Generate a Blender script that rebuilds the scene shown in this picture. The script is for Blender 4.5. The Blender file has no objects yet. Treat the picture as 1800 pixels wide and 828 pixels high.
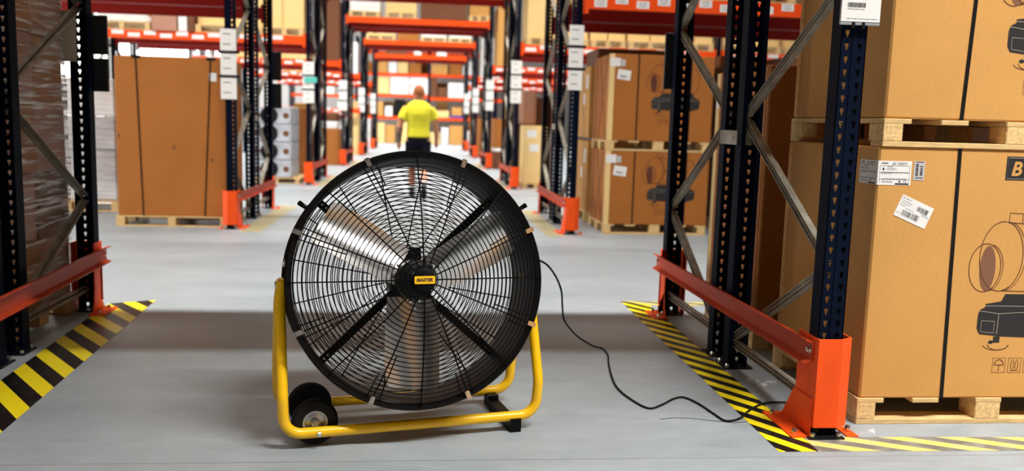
import bpy, math, random
from mathutils import Vector, Matrix, Euler
random.seed(7)
PI = math.pi
C = bpy.context.scene.collection
S = bpy.context.scene

# ------------------------------------------------------------------ camera, world, lamps, exposure
cam_d = bpy.data.cameras.new('camera')
cam = bpy.data.objects.new('camera', cam_d); C.objects.link(cam); S.camera = cam
cam_d.sensor_width = 36.0
cam_d.lens = 1530 * 36.0 / 1800
rows = ((0.9947688, 0.01572757, 0.10093399), (-0.09799257, -0.13216104, 0.98637261), (0.02885279, -0.99110348, -0.12992849))
m = Matrix([[r[0], -r[1], -r[2], 0] for r in rows] + [[0, 0, 0, 1]])
m.translation = (0, 0, 1.25)
cam.matrix_world = m
cam_d.clip_start = 0.05
cam_d.dof.use_dof = True
cam_d.dof.focus_distance = 3.42
cam_d.dof.aperture_fstop = 1.9

S.view_settings.view_transform = 'Standard'
S.view_settings.look = 'None'
S.view_settings.gamma = 1.0
S.view_settings.exposure = 0.1
w = bpy.data.worlds.new('world'); S.world = w; w.use_nodes = True
w.node_tree.nodes['Background'].inputs[0].default_value = (0.9, 0.95, 1.0, 1)
w.node_tree.nodes['Background'].inputs[1].default_value = 0.3

def lamp(y, x, z, sx, watt, sy=0.25):
    d = bpy.data.lights.new('lamp_light', 'AREA'); d.shape = 'RECTANGLE'; d.size = sx; d.size_y = sy
    d.energy = watt; d.spread = math.radians(112); d.color = (1.0, 0.965, 0.91)
    o = bpy.data.objects.new('lamp_light', d); C.objects.link(o); o.location = (x, y, z)
    return o
LAMPS = ((0.5, 4.8, 6.4, 760), (0.5, -4.6, 5.6, 70), (5.95, -0.3, 13, 560), (13.2, -0.3, 13, 720), (19.8, -0.3, 13, 820), (26.6, -0.3, 13, 820), (33.0, -0.3, 13, 820), (40.0, -0.3, 13, 1150))

# ------------------------------------------------------------------ materials
def nodes_of(name):
    mt = bpy.data.materials.new(name); mt.use_nodes = True
    return mt, mt.node_tree.nodes, mt.node_tree.links, mt.node_tree.nodes['Principled BSDF']
def mat(name, col, rough=0.5, metal=0.0, var=0.0, scale=(6, 6, 6), bump=0.0, spec=0.5, coat=0.0):
    mt, N, L, b = nodes_of(name)
    b.inputs['Base Color'].default_value = (*col, 1)
    b.inputs['Roughness'].default_value = rough
    b.inputs['Metallic'].default_value = metal
    b.inputs['Specular IOR Level'].default_value = spec
    b.inputs['Coat Weight'].default_value = coat
    if var > 0 or bump > 0:
        tc = N.new('ShaderNodeTexCoord'); mp = N.new('ShaderNodeMapping'); mp.inputs['Scale'].default_value = scale
        nz = N.new('ShaderNodeTexNoise'); nz.inputs['Scale'].default_value = 1.0; nz.inputs['Detail'].default_value = 5
        L.new(tc.outputs['Object'], mp.inputs[0]); L.new(mp.outputs[0], nz.inputs['Vector'])
        if var > 0:
            cr = N.new('ShaderNodeValToRGB')
            cr.color_ramp.elements[0].position = 0.3; cr.color_ramp.elements[1].position = 0.7
            cr.color_ramp.elements[0].color = (*[max(0, c * (1 - var)) for c in col], 1)
            cr.color_ramp.elements[1].color = (*[min(1, c * (1 + var)) for c in col], 1)
            L.new(nz.outputs['Fac'], cr.inputs[0]); L.new(cr.outputs[0], b.inputs['Base Color'])
        if bump > 0:
            bp = N.new('ShaderNodeBump'); bp.inputs['Strength'].default_value = bump; bp.inputs['Distance'].default_value = 0.004
            L.new(nz.outputs['Fac'], bp.inputs['Height']); L.new(bp.outputs[0], b.inputs['Normal'])
    return mt
M = {}
M['upright'] = mat('navy_paint', (0.002, 0.0052, 0.016), 0.6, var=0.25, scale=(9, 9, 3), spec=0.05)
M['foot'] = mat('black_steel', (0.005, 0.005, 0.006), 0.45, spec=0.25)
M['galv'] = mat('galvanised_steel', (0.30, 0.275, 0.225), 0.5, 0.35, var=0.3, scale=(14, 14, 14))
M['bolt'] = mat('zinc_bolt', (0.75, 0.73, 0.68), 0.25, 1.0)
M['guard'] = mat('guard_orange', (0.86, 0.085, 0.008), 0.5, var=0.1, scale=(12, 12, 5), spec=0.2)
M['rail'] = mat('rail_red', (0.48, 0.052, 0.014), 0.5, var=0.12, scale=(8, 2, 8), spec=0.15)
M['beam'] = mat('beam_orange', (0.84, 0.075, 0.006), 0.5, spec=0.2)
M['beamshade'] = mat('shaded_beam', (0.27, 0.008, 0.005), 0.5, spec=0.2)  # darker copy of the beam orange, shade painted onto the inner beams
M['white'] = mat('white_card', (0.82, 0.82, 0.80), 0.5)
M['paper'] = mat('paper', (0.80, 0.80, 0.79), 0.6)
M['greypaper'] = mat('grey_paper', (0.50, 0.49, 0.50), 0.6)
M['ink'] = mat('black_ink', (0.012, 0.010, 0.010), 0.6)
M['brownink'] = mat('brown_ink', (0.10, 0.022, 0.008), 0.7)
M['greyink'] = mat('grey_ink', (0.25, 0.25, 0.26), 0.7)
M['tintink'] = mat('tint_ink', (0.20, 0.085, 0.04), 0.7)
M['paleink'] = mat('pale_line', (0.45, 0.40, 0.32), 0.7)
M['signgrey'] = mat('sign_holder', (0.30, 0.32, 0.34), 0.5)
M['darkplate'] = mat('dark_plate', (0.010, 0.014, 0.017), 0.5)
M['strap'] = mat('black_strap', (0.005, 0.005, 0.005), 0.5, spec=0.2)
M['rubber'] = mat('rubber', (0.006, 0.006, 0.006), 0.7, spec=0.2)
M['fanblack'] = mat('fan_black', (0.0028, 0.0028, 0.003), 0.45, spec=0.11)
M['wire'] = mat('wire_black', (0.003, 0.003, 0.003), 0.5, spec=0.06)
M['yellow'] = mat('yellow_paint', (0.94, 0.54, 0.006), 0.32, coat=0.1)
M['blade'] = mat('aluminium_blade', (0.86, 0.85, 0.84), 0.30, 0.92)
M['badge'] = mat('badge_yellow', (0.95, 0.52, 0.01), 0.4)
M['wallwhite'] = mat('white_wall', (0.86, 0.86, 0.84), 0.7)
M['ceil'] = mat('ceiling_paint', (0.30, 0.31, 0.32), 0.8)
M['walldark'] = mat('grey_wall', (0.14, 0.145, 0.15), 0.8)
M['skin'] = mat('skin', (0.62, 0.27, 0.16), 0.55)
M['hair'] = mat('ginger_hair', (0.36, 0.11, 0.03), 0.8)
M['tee'] = mat('yellow_cotton', (0.84, 0.80, 0.035), 0.85, var=0.07, scale=(9, 9, 4))
M['short'] = mat('navy_cotton', (0.006, 0.007, 0.015), 0.9, spec=0.1)
M['shoe'] = mat('shoe_black', (0.012, 0.012, 0.012), 0.6)
M['tattoo'] = mat('tattooed_skin', (0.16, 0.10, 0.075), 0.6, var=0.4, scale=(30, 30, 30))
M['glassy'] = mat('eye', (0.05, 0.05, 0.05), 0.2)
M['bluebin'] = mat('blue_plastic', (0.02, 0.05, 0.35), 0.4)
M['teal'] = mat('teal_card', (0.10, 0.55, 0.48), 0.5)
M['olive'] = mat('olive_plastic', (0.26, 0.27, 0.06), 0.5)
M['rollbody'] = mat('grey_roll', (0.42, 0.45, 0.50), 0.45, var=0.25, scale=(3, 14, 3))
M['wrapwhite'] = mat('white_film', (0.86, 0.86, 0.85), 0.35, var=0.18, scale=(3, 3, 16), bump=0.4)
M['wrapgrey'] = mat('grey_film', (0.58, 0.58, 0.58), 0.3, var=0.3, scale=(3, 3, 18), bump=0.4)

def cardboard(name, col, rough=0.62):
    mt, N, L, b = nodes_of(name)
    b.inputs['Roughness'].default_value = rough
    b.inputs['Specular IOR Level'].default_value = 0.3
    tc = N.new('ShaderNodeTexCoord'); mp = N.new('ShaderNodeMapping'); mp.inputs['Scale'].default_value = (55, 55, 260)
    nz = N.new('ShaderNodeTexNoise'); nz.inputs['Scale'].default_value = 1; nz.inputs['Detail'].default_value = 4
    n2 = N.new('ShaderNodeTexNoise'); n2.inputs['Scale'].default_value = 2.2; n2.inputs['Detail'].default_value = 4
    mx = N.new('ShaderNodeMix'); mx.data_type = 'FLOAT'; mx.inputs[0].default_value = 0.5
    cr = N.new('ShaderNodeValToRGB')
    cr.color_ramp.elements[0].position = 0.32; cr.color_ramp.elements[1].position = 0.68
    cr.color_ramp.elements[0].color = (*[c * 0.88 for c in col], 1); cr.color_ramp.elements[1].color = (*[c * 1.09 for c in col], 1)
    bp = N.new('ShaderNodeBump'); bp.inputs['Strength'].default_value = 0.15; bp.inputs['Distance'].default_value = 0.002
    L.new(tc.outputs['Object'], mp.inputs[0]); L.new(mp.outputs[0], nz.inputs['Vector']); L.new(tc.outputs['Object'], n2.inputs['Vector'])
    L.new(nz.outputs['Fac'], mx.inputs[2]); L.new(n2.outputs['Fac'], mx.inputs[3]); L.new(mx.outputs[0], cr.inputs[0])
    L.new(cr.outputs[0], b.inputs['Base Color']); L.new(nz.outputs['Fac'], bp.inputs['Height']); L.new(bp.outputs[0], b.inputs['Normal'])
    return mt
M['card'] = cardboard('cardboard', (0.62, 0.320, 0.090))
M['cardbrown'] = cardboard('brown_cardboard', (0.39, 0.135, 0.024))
M['cardpale'] = cardboard('pale_cardboard', (0.84, 0.60, 0.26))
M['carddark'] = cardboard('dark_cardboard', (0.16, 0.06, 0.025))
M['cardpink'] = cardboard('dusty_cardboard', (0.46, 0.24, 0.165))

def wood(name, col):
    mt, N, L, b = nodes_of(name); b.inputs['Roughness'].default_value = 0.7
    tc = N.new('ShaderNodeTexCoord'); mp = N.new('ShaderNodeMapping'); mp.inputs['Scale'].default_value = (7, 7, 60)
    nz = N.new('ShaderNodeTexNoise'); nz.inputs['Scale'].default_value = 1.6; nz.inputs['Detail'].default_value = 6; nz.inputs['Roughness'].default_value = 0.65
    cr = N.new('ShaderNodeValToRGB'); cr.color_ramp.elements[0].position = 0.3; cr.color_ramp.elements[1].position = 0.72
    cr.color_ramp.elements[0].color = (*[c * 0.72 for c in col], 1); cr.color_ramp.elements[1].color = (*[min(1, c * 1.12) for c in col], 1)
    bp = N.new('ShaderNodeBump'); bp.inputs['Strength'].default_value = 0.35; bp.inputs['Distance'].default_value = 0.004
    L.new(tc.outputs['Object'], mp.inputs[0]); L.new(mp.outputs[0], nz.inputs['Vector']); L.new(nz.outputs['Fac'], cr.inputs[0])
    L.new(cr.outputs[0], b.inputs['Base Color']); L.new(nz.outputs['Fac'], bp.inputs['Height']); L.new(bp.outputs[0], b.inputs['Normal'])
    return mt
M['wood'] = wood('pallet_wood', (0.74, 0.50, 0.22))
M['chip'] = mat('chipboard_block', (0.74, 0.50, 0.22), 0.85, var=0.25, scale=(60, 60, 60), bump=1.0)

def floor_material():
    mt, N, L, b = nodes_of('polished_concrete')
    tc = N.new('ShaderNodeTexCoord')
    def noise(sc, det, stretch=(1, 1, 1), rough=0.6):
        mp = N.new('ShaderNodeMapping'); mp.inputs['Scale'].default_value = stretch
        n = N.new('ShaderNodeTexNoise'); n.inputs['Scale'].default_value = sc; n.inputs['Detail'].default_value = det; n.inputs['Roughness'].default_value = rough
        L.new(tc.outputs['Object'], mp.inputs[0]); L.new(mp.outputs[0], n.inputs['Vector']); return n
    a = noise(0.9, 8, (1, 2.2, 1), 0.65); d = noise(7.0, 6, (1, 2.5, 1), 0.7); s = noise(90, 2)
    mx = N.new('ShaderNodeMix'); mx.data_type = 'FLOAT'; mx.inputs[0].default_value = 0.4
    L.new(a.outputs['Fac'], mx.inputs[2]); L.new(d.outputs['Fac'], mx.inputs[3])
    m2 = N.new('ShaderNodeMix'); m2.data_type = 'FLOAT'; m2.inputs[0].default_value = 0.15
    L.new(mx.outputs[0], m2.inputs[2]); L.new(s.outputs['Fac'], m2.inputs[3])
    cr = N.new('ShaderNodeValToRGB'); e = cr.color_ramp.elements
    e[0].position = 0.33; e[0].color = (0.225, 0.262, 0.290, 1); e[1].position = 0.66; e[1].color = (0.385, 0.430, 0.462, 1)
    L.new(m2.outputs[0], cr.inputs[0]); L.new(cr.outputs[0], b.inputs['Base Color'])
    r = N.new('ShaderNodeMapRange'); r.inputs[3].default_value = 0.34; r.inputs[4].default_value = 0.55
    L.new(d.outputs['Fac'], r.inputs[0]); L.new(r.outputs[0], b.inputs['Roughness'])
    bp = N.new('ShaderNodeBump'); bp.inputs['Strength'].default_value = 0.12; bp.inputs['Distance'].default_value = 0.004
    L.new(d.outputs['Fac'], bp.inputs['Height']); L.new(bp.outputs[0], b.inputs['Normal'])
    return mt
M['floor'] = floor_material()

def stripe_material(name, ax, ay, pitch, worn=0.0, yel=(0.95, 0.78, 0.01), blk=(0.004, 0.004, 0.004), phase=0.0):
    mt, N, L, b = nodes_of(name); b.inputs['Roughness'].default_value = 0.4
    tc = N.new('ShaderNodeTexCoord'); dp = N.new('ShaderNodeVectorMath'); dp.operation = 'DOT_PRODUCT'
    dp.inputs[1].default_value = (ax / pitch, ay / pitch, 0)
    L.new(tc.outputs['Object'], dp.inputs[0])
    ad = N.new('ShaderNodeMath'); ad.inputs[1].default_value = phase; L.new(dp.outputs['Value'], ad.inputs[0])
    fr = N.new('ShaderNodeMath'); fr.operation = 'FRACT'; L.new(ad.outputs[0], fr.inputs[0])
    gt = N.new('ShaderNodeMath'); gt.operation = 'GREATER_THAN'; gt.inputs[1].default_value = 0.5; L.new(fr.outputs[0], gt.inputs[0])
    mx = N.new('ShaderNodeMix'); mx.data_type = 'RGBA'; mx.inputs[6].default_value = (*blk, 1); mx.inputs[7].default_value = (*yel, 1)
    L.new(gt.outputs[0], mx.inputs[0])
    nz = N.new('ShaderNodeTexNoise'); nz.inputs['Scale'].default_value = 14; nz.inputs['Detail'].default_value = 6
    L.new(tc.outputs['Object'], nz.inputs['Vector'])
    cr = N.new('ShaderNodeValToRGB'); cr.color_ramp.elements[0].position = 0.56 - worn * 0.3; cr.color_ramp.elements[1].position = 0.72 - worn * 0.2
    cr.color_ramp.elements[0].color = (0, 0, 0, 1); cr.color_ramp.elements[1].color = (0.07 + 0.78 * worn, 0.07 + 0.78 * worn, 0.07 + 0.78 * worn, 1)
    L.new(nz.outputs['Fac'], cr.inputs[0])
    m2 = N.new('ShaderNodeMix'); m2.data_type = 'RGBA'; m2.inputs[7].default_value = (0.36, 0.37, 0.33, 1)
    L.new(cr.outputs[0], m2.inputs[0]); L.new(mx.outputs[2], m2.inputs[6]); L.new(m2.outputs[2], b.inputs['Base Color'])
    return mt
M['hazardR'] = stripe_material('hazard_stripe', 0.83, 0.56, 0.104)
M['hazardL'] = stripe_material('hazard_stripe_mirrored', 0.80, 0.60, 0.155, phase=0.2)
M['hazardworn'] = stripe_material('worn_stripe', 0.45, 0.89, 0.108, 0.5, yel=(0.80, 0.68, 0.14), blk=(0.16, 0.155, 0.14))
M['hazardfar'] = stripe_material('dirty_stripe', 0.8, 0.6, 0.12, 0.7, yel=(0.55, 0.46, 0.10), blk=(0.22, 0.19, 0.14))

def film_material():
    mt, N, L, b = nodes_of('stretch_film')
    b.inputs['Base Color'].default_value = (0.85, 0.80, 0.76, 1); b.inputs['Roughness'].default_value = 0.16
    b.inputs['Specular IOR Level'].default_value = 0.9
    tc = N.new('ShaderNodeTexCoord'); mp = N.new('ShaderNodeMapping'); mp.inputs['Scale'].default_value = (3, 2.2, 34); mp.inputs['Rotation'].default_value = (0.22, 0.0, 0)
    nz = N.new('ShaderNodeTexNoise'); nz.inputs['Scale'].default_value = 1.5; nz.inputs['Detail'].default_value = 6; nz.inputs['Distortion'].default_value = 0.6
    L.new(tc.outputs['Object'], mp.inputs[0]); L.new(mp.outputs[0], nz.inputs['Vector'])
    cr = N.new('ShaderNodeValToRGB'); cr.color_ramp.elements[0].position = 0.50; cr.color_ramp.elements[1].position = 0.66
    cr.color_ramp.elements[0].color = (0.08, 0.08, 0.08, 1); cr.color_ramp.elements[1].color = (0.85, 0.85, 0.85, 1)
    L.new(nz.outputs['Fac'], cr.inputs[0]); L.new(cr.outputs[0], b.inputs['Alpha'])
    bp = N.new('ShaderNodeBump'); bp.inputs['Strength'].default_value = 0.9; bp.inputs['Distance'].default_value = 0.02
    L.new(nz.outputs['Fac'], bp.inputs['Height']); L.new(bp.outputs[0], b.inputs['Normal'])
    return mt
M['film'] = film_material()

# ------------------------------------------------------------------ mesh helpers
class MB:
    def __init__(s): s.v = []; s.f = []
    def add(s, vs, fs):
        o = len(s.v); s.v += [tuple(p) for p in vs]; s.f += [tuple(i + o for i in f) for f in fs]; return s
    def box(s, x0, x1, y0, y1, z0, z1):
        return s.add([(x0, y0, z0), (x1, y0, z0), (x1, y1, z0), (x0, y1, z0), (x0, y0, z1), (x1, y0, z1), (x1, y1, z1), (x0, y1, z1)],
                     [(0, 3, 2, 1), (4, 5, 6, 7), (0, 1, 5, 4), (1, 2, 6, 5), (2, 3, 7, 6), (3, 0, 4, 7)])
    def cbox(s, x0, x1, y0, y1, z0, z1, c=0.006):                     # box with chamfered edges
        vs = []; ids = {}
        for ix, x in enumerate((x0, x1)):
            for iy, y in enumerate((y0, y1)):
                for iz, z in enumerate((z0, z1)):
                    dx, dy, dz = (c if ix == 0 else -c), (c if iy == 0 else -c), (c if iz == 0 else -c)
                    for a, p in enumerate(((x, y + dy, z + dz), (x + dx, y, z + dz), (x + dx, y + dy, z))):
                        ids[ix, iy, iz, a] = len(vs); vs.append(p)
        I = lambda *k: ids[k]; fs = []
        for i in (0, 1):
            q = [I(i, 0, 0, 0), I(i, 1, 0, 0), I(i, 1, 1, 0), I(i, 0, 1, 0)]; fs.append(q if i else q[::-1])
            q = [I(0, i, 0, 1), I(1, i, 0, 1), I(1, i, 1, 1), I(0, i, 1, 1)]; fs.append(q[::-1] if i else q)
            q = [I(0, 0, i, 2), I(1, 0, i, 2), I(1, 1, i, 2), I(0, 1, i, 2)]; fs.append(q if i else q[::-1])
        for i in (0, 1):
            for j in (0, 1):
                fs.append([I(i, j, 0, 0), I(i, j, 1, 0), I(i, j, 1, 1), I(i, j, 0, 1)])
                fs.append([I(i, 0, j, 0), I(i, 1, j, 0), I(i, 1, j, 2), I(i, 0, j, 2)])
                fs.append([I(0, i, j, 1), I(1, i, j, 1), I(1, i, j, 2), I(0, i, j, 2)])
                for k in (0, 1): fs.append([I(i, j, k, 0), I(i, j, k, 1), I(i, j, k, 2)])
        return s.add(vs, fs)
    def prism(s, poly, z0, z1, axis='z'):                             # polygon extruded along an axis
        n = len(poly)
        P = {'z': lambda a, b, c: (a, b, c), 'y': lambda a, b, c: (a, c, b), 'x': lambda a, b, c: (c, a, b)}[axis]
        vs = [P(a, b, z0) for a, b in poly] + [P(a, b, z1) for a, b in poly]
        fs = [tuple(range(n))[::-1], tuple(range(n, 2 * n))] + [(i, (i + 1) % n, n + (i + 1) % n, n + i) for i in range(n)]
        return s.add(vs, fs)
    def bar(s, p0, p1, w, t, up=(0, 0, 1)):                           # rectangular bar between two points
        p0, p1 = Vector(p0), Vector(p1); d = (p1 - p0).normalized(); a = d.cross(Vector(up))
        a = a.normalized() if a.length > 1e-5 else Vector((1, 0, 0)); b = a.cross(d)
        vs = [p + a * sx * w / 2 + b * sy * t / 2 for p in (p0, p1) for sx, sy in ((-1, -1), (1, -1), (1, 1), (-1, 1))]
        return s.add(vs, [(0, 1, 2, 3), (7, 6, 5, 4), (0, 4, 5, 1), (1, 5, 6, 2), (2, 6, 7, 3), (3, 7, 4, 0)])
    def tube(s, pts, r, n=8, closed=False, caps=True):
        pts = [Vector(p) for p in pts]; N = len(pts); rr = r if isinstance(r, (list, tuple)) else [r] * N
        vs = []; prev = None
        for i, p in enumerate(pts):
            t = (pts[(i + 1) % N] - pts[i - 1]) if closed or 0 < i < N - 1 else (pts[1] - pts[0] if i == 0 else pts[-1] - pts[-2])
            t.normalize()
            if prev is None:
                a = t.orthogonal().normalized()
            else:
                a = prev - t * prev.dot(t); a.normalize()
            prev = a; b = t.cross(a)
            vs += [p + (a * math.cos(2 * PI * k / n) + b * math.sin(2 * PI * k / n)) * rr[i] for k in range(n)]
        fs = []
        for i in range(N if closed else N - 1):
            j = (i + 1) % N
            fs += [(i * n + k, i * n + (k + 1) % n, j * n + (k + 1) % n, j * n + k) for k in range(n)]
        if caps and not closed:
            fs += [tuple(range(n))[::-1], tuple((N - 1) * n + k for k in range(n))]
        return s.add(vs, fs)
    def ring(s, R, r, y, n=72, k=6):                                  # torus about the local y axis
        return s.tube([(R * math.cos(2 * PI * i / n), y, R * math.sin(2 * PI * i / n)) for i in range(n)], r, k, closed=True)
    def lathe(s, prof, n=48, axis='y', c=(0, 0, 0), close=False):    # profile of (radius, height)
        vs = []
        for R, h in prof:
            for i in range(n):
                a = 2 * PI * i / n; p, q = R * math.cos(a), R * math.sin(a)
                vs.append({'y': (c[0] + p, c[1] + h, c[2] + q), 'z': (c[0] + p, c[1] + q, c[2] + h), 'x': (c[0] + h, c[1] + p, c[2] + q)}[axis])
        m_ = len(prof); fs = []
        for j in range(m_ if close else m_ - 1):
            k = (j + 1) % m_
            fs += [(j * n + i, j * n + (i + 1) % n, k * n + (i + 1) % n, k * n + i) for i in range(n)]
        return s.add(vs, fs)
    def loft(s, rings, caps=True):
        n = len(rings[0]); vs = [p for r in rings for p in r]; fs = []
        for j in range(len(rings) - 1):
            fs += [(j * n + i, j * n + (i + 1) % n, (j + 1) * n + (i + 1) % n, (j + 1) * n + i) for i in range(n)]
        if caps: fs += [tuple(range(n))[::-1], tuple((len(rings) - 1) * n + i for i in range(n))]
        return s.add(vs, fs)
    def mesh(s, name, m, smooth=False):
        me = bpy.data.meshes.new(name); me.from_pydata(s.v, [], s.f); me.update()
        if m is not None: me.materials.append(M[m] if isinstance(m, str) else m)
        if smooth:
            me.polygons.foreach_set('use_smooth', [True] * len(me.polygons))
            me.set_sharp_from_angle(angle=math.radians(40))
        return me
    def obj(s, name, m, parent=None, loc=(0, 0, 0), rot=(0, 0, 0), smooth=False):
        return inst(name, s.mesh(name, m, smooth), parent, loc, rot)
def inst(name, me, parent=None, loc=(0, 0, 0), rot=(0, 0, 0)):
    o = bpy.data.objects.new(name, me); C.objects.link(o); o.location = loc; o.rotation_euler = rot
    if parent is not None: o.parent = parent
    return o
def tag(o, label, cat, group=None, kind=None):
    if label: o['label'] = label
    if cat: o['category'] = cat
    if group: o['group'] = group
    if kind: o['kind'] = kind
    return o
def thing(name, label, cat, loc=(0, 0, 0), rot=(0, 0, 0), group=None):
    return tag(inst(name, None, None, loc, rot), label, cat, group)
KIDS = {}
def tree(o):
    if o.name not in KIDS: KIDS[o.name] = list(o.children)
    return KIDS[o.name]
def copy_tree(o, parent=None):
    c = o.copy(); C.objects.link(c); c.parent = parent
    for ch in tree(o): copy_tree(ch, c)
    return c
def dup(o, label, loc, rot=None):
    c = copy_tree(o); c['label'] = label; c.location = loc
    if rot is not None: c.rotation_euler = rot
    return c
def stuff(o): o['kind'] = 'stuff'; return o
def struct(o): o['kind'] = 'structure'; return o

FONT_CACHE = {}
def text_mesh(s, size, m, shear=0.0, bold=0.0, spacing=1.0):
    key = (s, size, m, shear, bold)
    if key not in FONT_CACHE:
        cu = bpy.data.curves.new('text', 'FONT'); cu.body = s; cu.size = size; cu.shear = shear; cu.offset = bold
        cu.space_character = spacing; cu.resolution_u = 3
        o = bpy.data.objects.new('text', cu); C.objects.link(o)
        dg = bpy.context.evaluated_depsgraph_get(); dg.update()
        me = bpy.data.meshes.new_from_object(o.evaluated_get(dg)); bpy.data.objects.remove(o); me.name = 'lettering'
        me.materials.clear(); me.materials.append(M[m]); FONT_CACHE[key] = me
    return FONT_CACHE[key]
FRONT = (PI / 2, 0, 0)          # text facing -y
LEFTF = (PI / 2, 0, -PI / 2)    # text facing -x
# flat print on an xz face at depth y
def ink_line(b, pts, wd, y, closed=False):
    pts = [Vector((p[0], p[1])) for p in pts]; n = len(pts)
    L_, R_ = [], []
    for i, p in enumerate(pts):
        a = pts[(i - 1) % n] if closed or i > 0 else p
        c = pts[(i + 1) % n] if closed or i < n - 1 else p
        t = (c - a); t = t.normalized() if t.length > 0 else Vector((1, 0)); nn = Vector((-t.y, t.x)) * wd / 2
        L_.append(p + nn); R_.append(p - nn)
    vs = [(p.x, y, p.y) for p in L_] + [(p.x, y, p.y) for p in R_]
    b.add(vs, [(i, (i + 1) % n, n + (i + 1) % n, n + i) for i in range(n if closed else n - 1)])
def ell(cx, cz, rx, rz, a0=0, a1=360, n=40, tilt=0):
    out = []
    for i in range(n + (0 if a1 - a0 >= 360 else 1)):
        a = math.radians(a0 + (a1 - a0) * i / n); x, z = rx * math.cos(a), rz * math.sin(a)
        t = math.radians(tilt); out.append((cx + x * math.cos(t) - z * math.sin(t), cz + x * math.sin(t) + z * math.cos(t)))
    return out
def ink_fill(b, pts, y): b.add([(p[0], y, p[1]) for p in pts], [tuple(range(len(pts)))])
def bars(b, x0, x1, z0, z1, y, n, seed, vertical=True):
    r = random.Random(seed); x = x0 if vertical else z0; e = x1 if vertical else z1; st = (e - x) / n
    while x < e - st * 0.3:
        wd = st * r.choice((0.35, 0.5, 0.8, 1.1))
        if vertical: ink_fill(b, [(x, z0), (min(x + wd, e), z0), (min(x + wd, e), z1), (x, z1)], y)
        else: ink_fill(b, [(x0, x), (x1, x), (x1, min(x + wd, e)), (x0, min(x + wd, e))], y)
        x += wd + st * r.choice((0.35, 0.5, 0.7))

SIDE = {1: 'right', -1: 'left'}
ORD = ['nearest', 'second', 'third', 'fourth', 'fifth', 'sixth', 'seventh']
ROWY = [3.30, 9.67, 16.07, 22.70, 29.10, 35.45]
XR, XL = 1.6475, -2.08         # centre of the uprights beside the aisle
XRO, XLO = 5.40, -5.83         # uprights at the far end of the first bay
B_DY = 1.255                   # back frame starts this far behind the front one

# ------------------------------------------------------------------ structure
struct(MB().box(-10.5, 9.5, -4.2, 49, -0.15, 0).obj('floor', 'floor'))
fl = bpy.data.objects['floor']
b = MB()
b.box(-10.4, 9.4, 3.085, 3.093, -0.01, 0.0006)
b.obj('joint', mat('joint_filler', (0.26, 0.28, 0.295), 0.7), fl)
b = MB(); random.seed(3)
pts = [(1.02, 3.52, 0.0008), (1.08, 3.535, 0.0008), (1.16, 3.53, 0.0008), (1.24, 3.50, 0.0008), (1.33, 3.47, 0.0008), (1.42, 3.485, 0.0008)]
for p, q in zip(pts, pts[1:]): b.bar(p, q, 0.0035, 0.0012)
b.obj('crack', 'ink', fl)
struct(MB().box(-10.5, 9.5, -4.2, 49, 8.6, 8.75).obj('ceiling', 'ceil'))
struct(MB().box(-10.65, -10.5, -4.2, 49, 0, 8.6).obj('wall_left', 'wallwhite'))
day = bpy.data.materials.new('added_glazing'); day.use_nodes = True
pb = day.node_tree.nodes['Principled BSDF']; pb.inputs['Base Color'].default_value = (.9, .92, .95, 1)
pb.inputs['Emission Color'].default_value = (1.0, 0.98, 0.95, 1); pb.inputs['Emission Strength'].default_value = 3.0
added_door = day.copy(); added_door.node_tree.nodes['Principled BSDF'].inputs['Emission Strength'].default_value = 11.0
M['day'] = day; M['added_door'] = added_door
struct(MB().box(-10.5, -10.46, 5.9, 9.3, .05, 4.4).obj('added_door_1', 'added_door'))  # unseen bright door, added to light aisle and cartons from the left
struct(MB().box(-10.5, -10.42, 5.75, 5.9, 0, 4.55).box(-10.5, -10.42, 9.3, 9.45, 0, 4.55).box(-10.5, -10.42, 5.9, 9.3, 4.4, 4.55).obj('trim_1', 'galv'))
for i in range(7):
    wy = 18.6 + i * 4.2
    o = struct(MB().box(-10.5, -10.46, wy, wy + 3.9, .6, 6.8).obj('added_window_%d' % (i + 1), 'day'))  # glowing panes added to whiten the view past the left racks
    for k in range(1, 4): MB().box(-10.46, -10.43, wy + k * .975 - .02, wy + k * .975 + .02, .6, 6.8).obj('mullion', 'wallwhite', o)
struct(MB().box(9.5, 9.65, -4.2, 49, 0, 8.6).obj('wall_right', 'walldark'))
struct(MB().box(-10.65, 9.65, 49, 49.15, 0, 8.6).obj('wall_back', 'wallwhite'))
struct(MB().box(-10.65, 9.65, -4.35, -4.2, 0, 8.6).obj('wall_front', 'walldark'))
# lamps: a long strip under the ceiling of every cross aisle, with its housing
for i, (y, x, L, wt) in enumerate(LAMPS):
    t = thing('strip_lamp', 'long white ceiling strip lamp, %s' % ('right of the camera', 'left of the camera', 'above the second aisle', 'above the third aisle', 'above the fourth aisle', 'above the fifth aisle', 'above the sixth aisle', 'before the end rack')[i], 'lamp', (x, y, 7.4), group='ceiling strip lamps')
    lamp(y, x, 7.38, L, wt)
    MB().prism([(-0.16, 0), (0.16, 0), (0.10, 0.1), (-0.10, 0.1)], -L / 2, L / 2, 'x').obj('housing', 'white', t)
    for q in (-L * .3, L * .3): MB().tube([(q, 0, 0.1), (q, 0, 1.2)], 0.01, 6).obj('hanger', 'galv', t)

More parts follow.
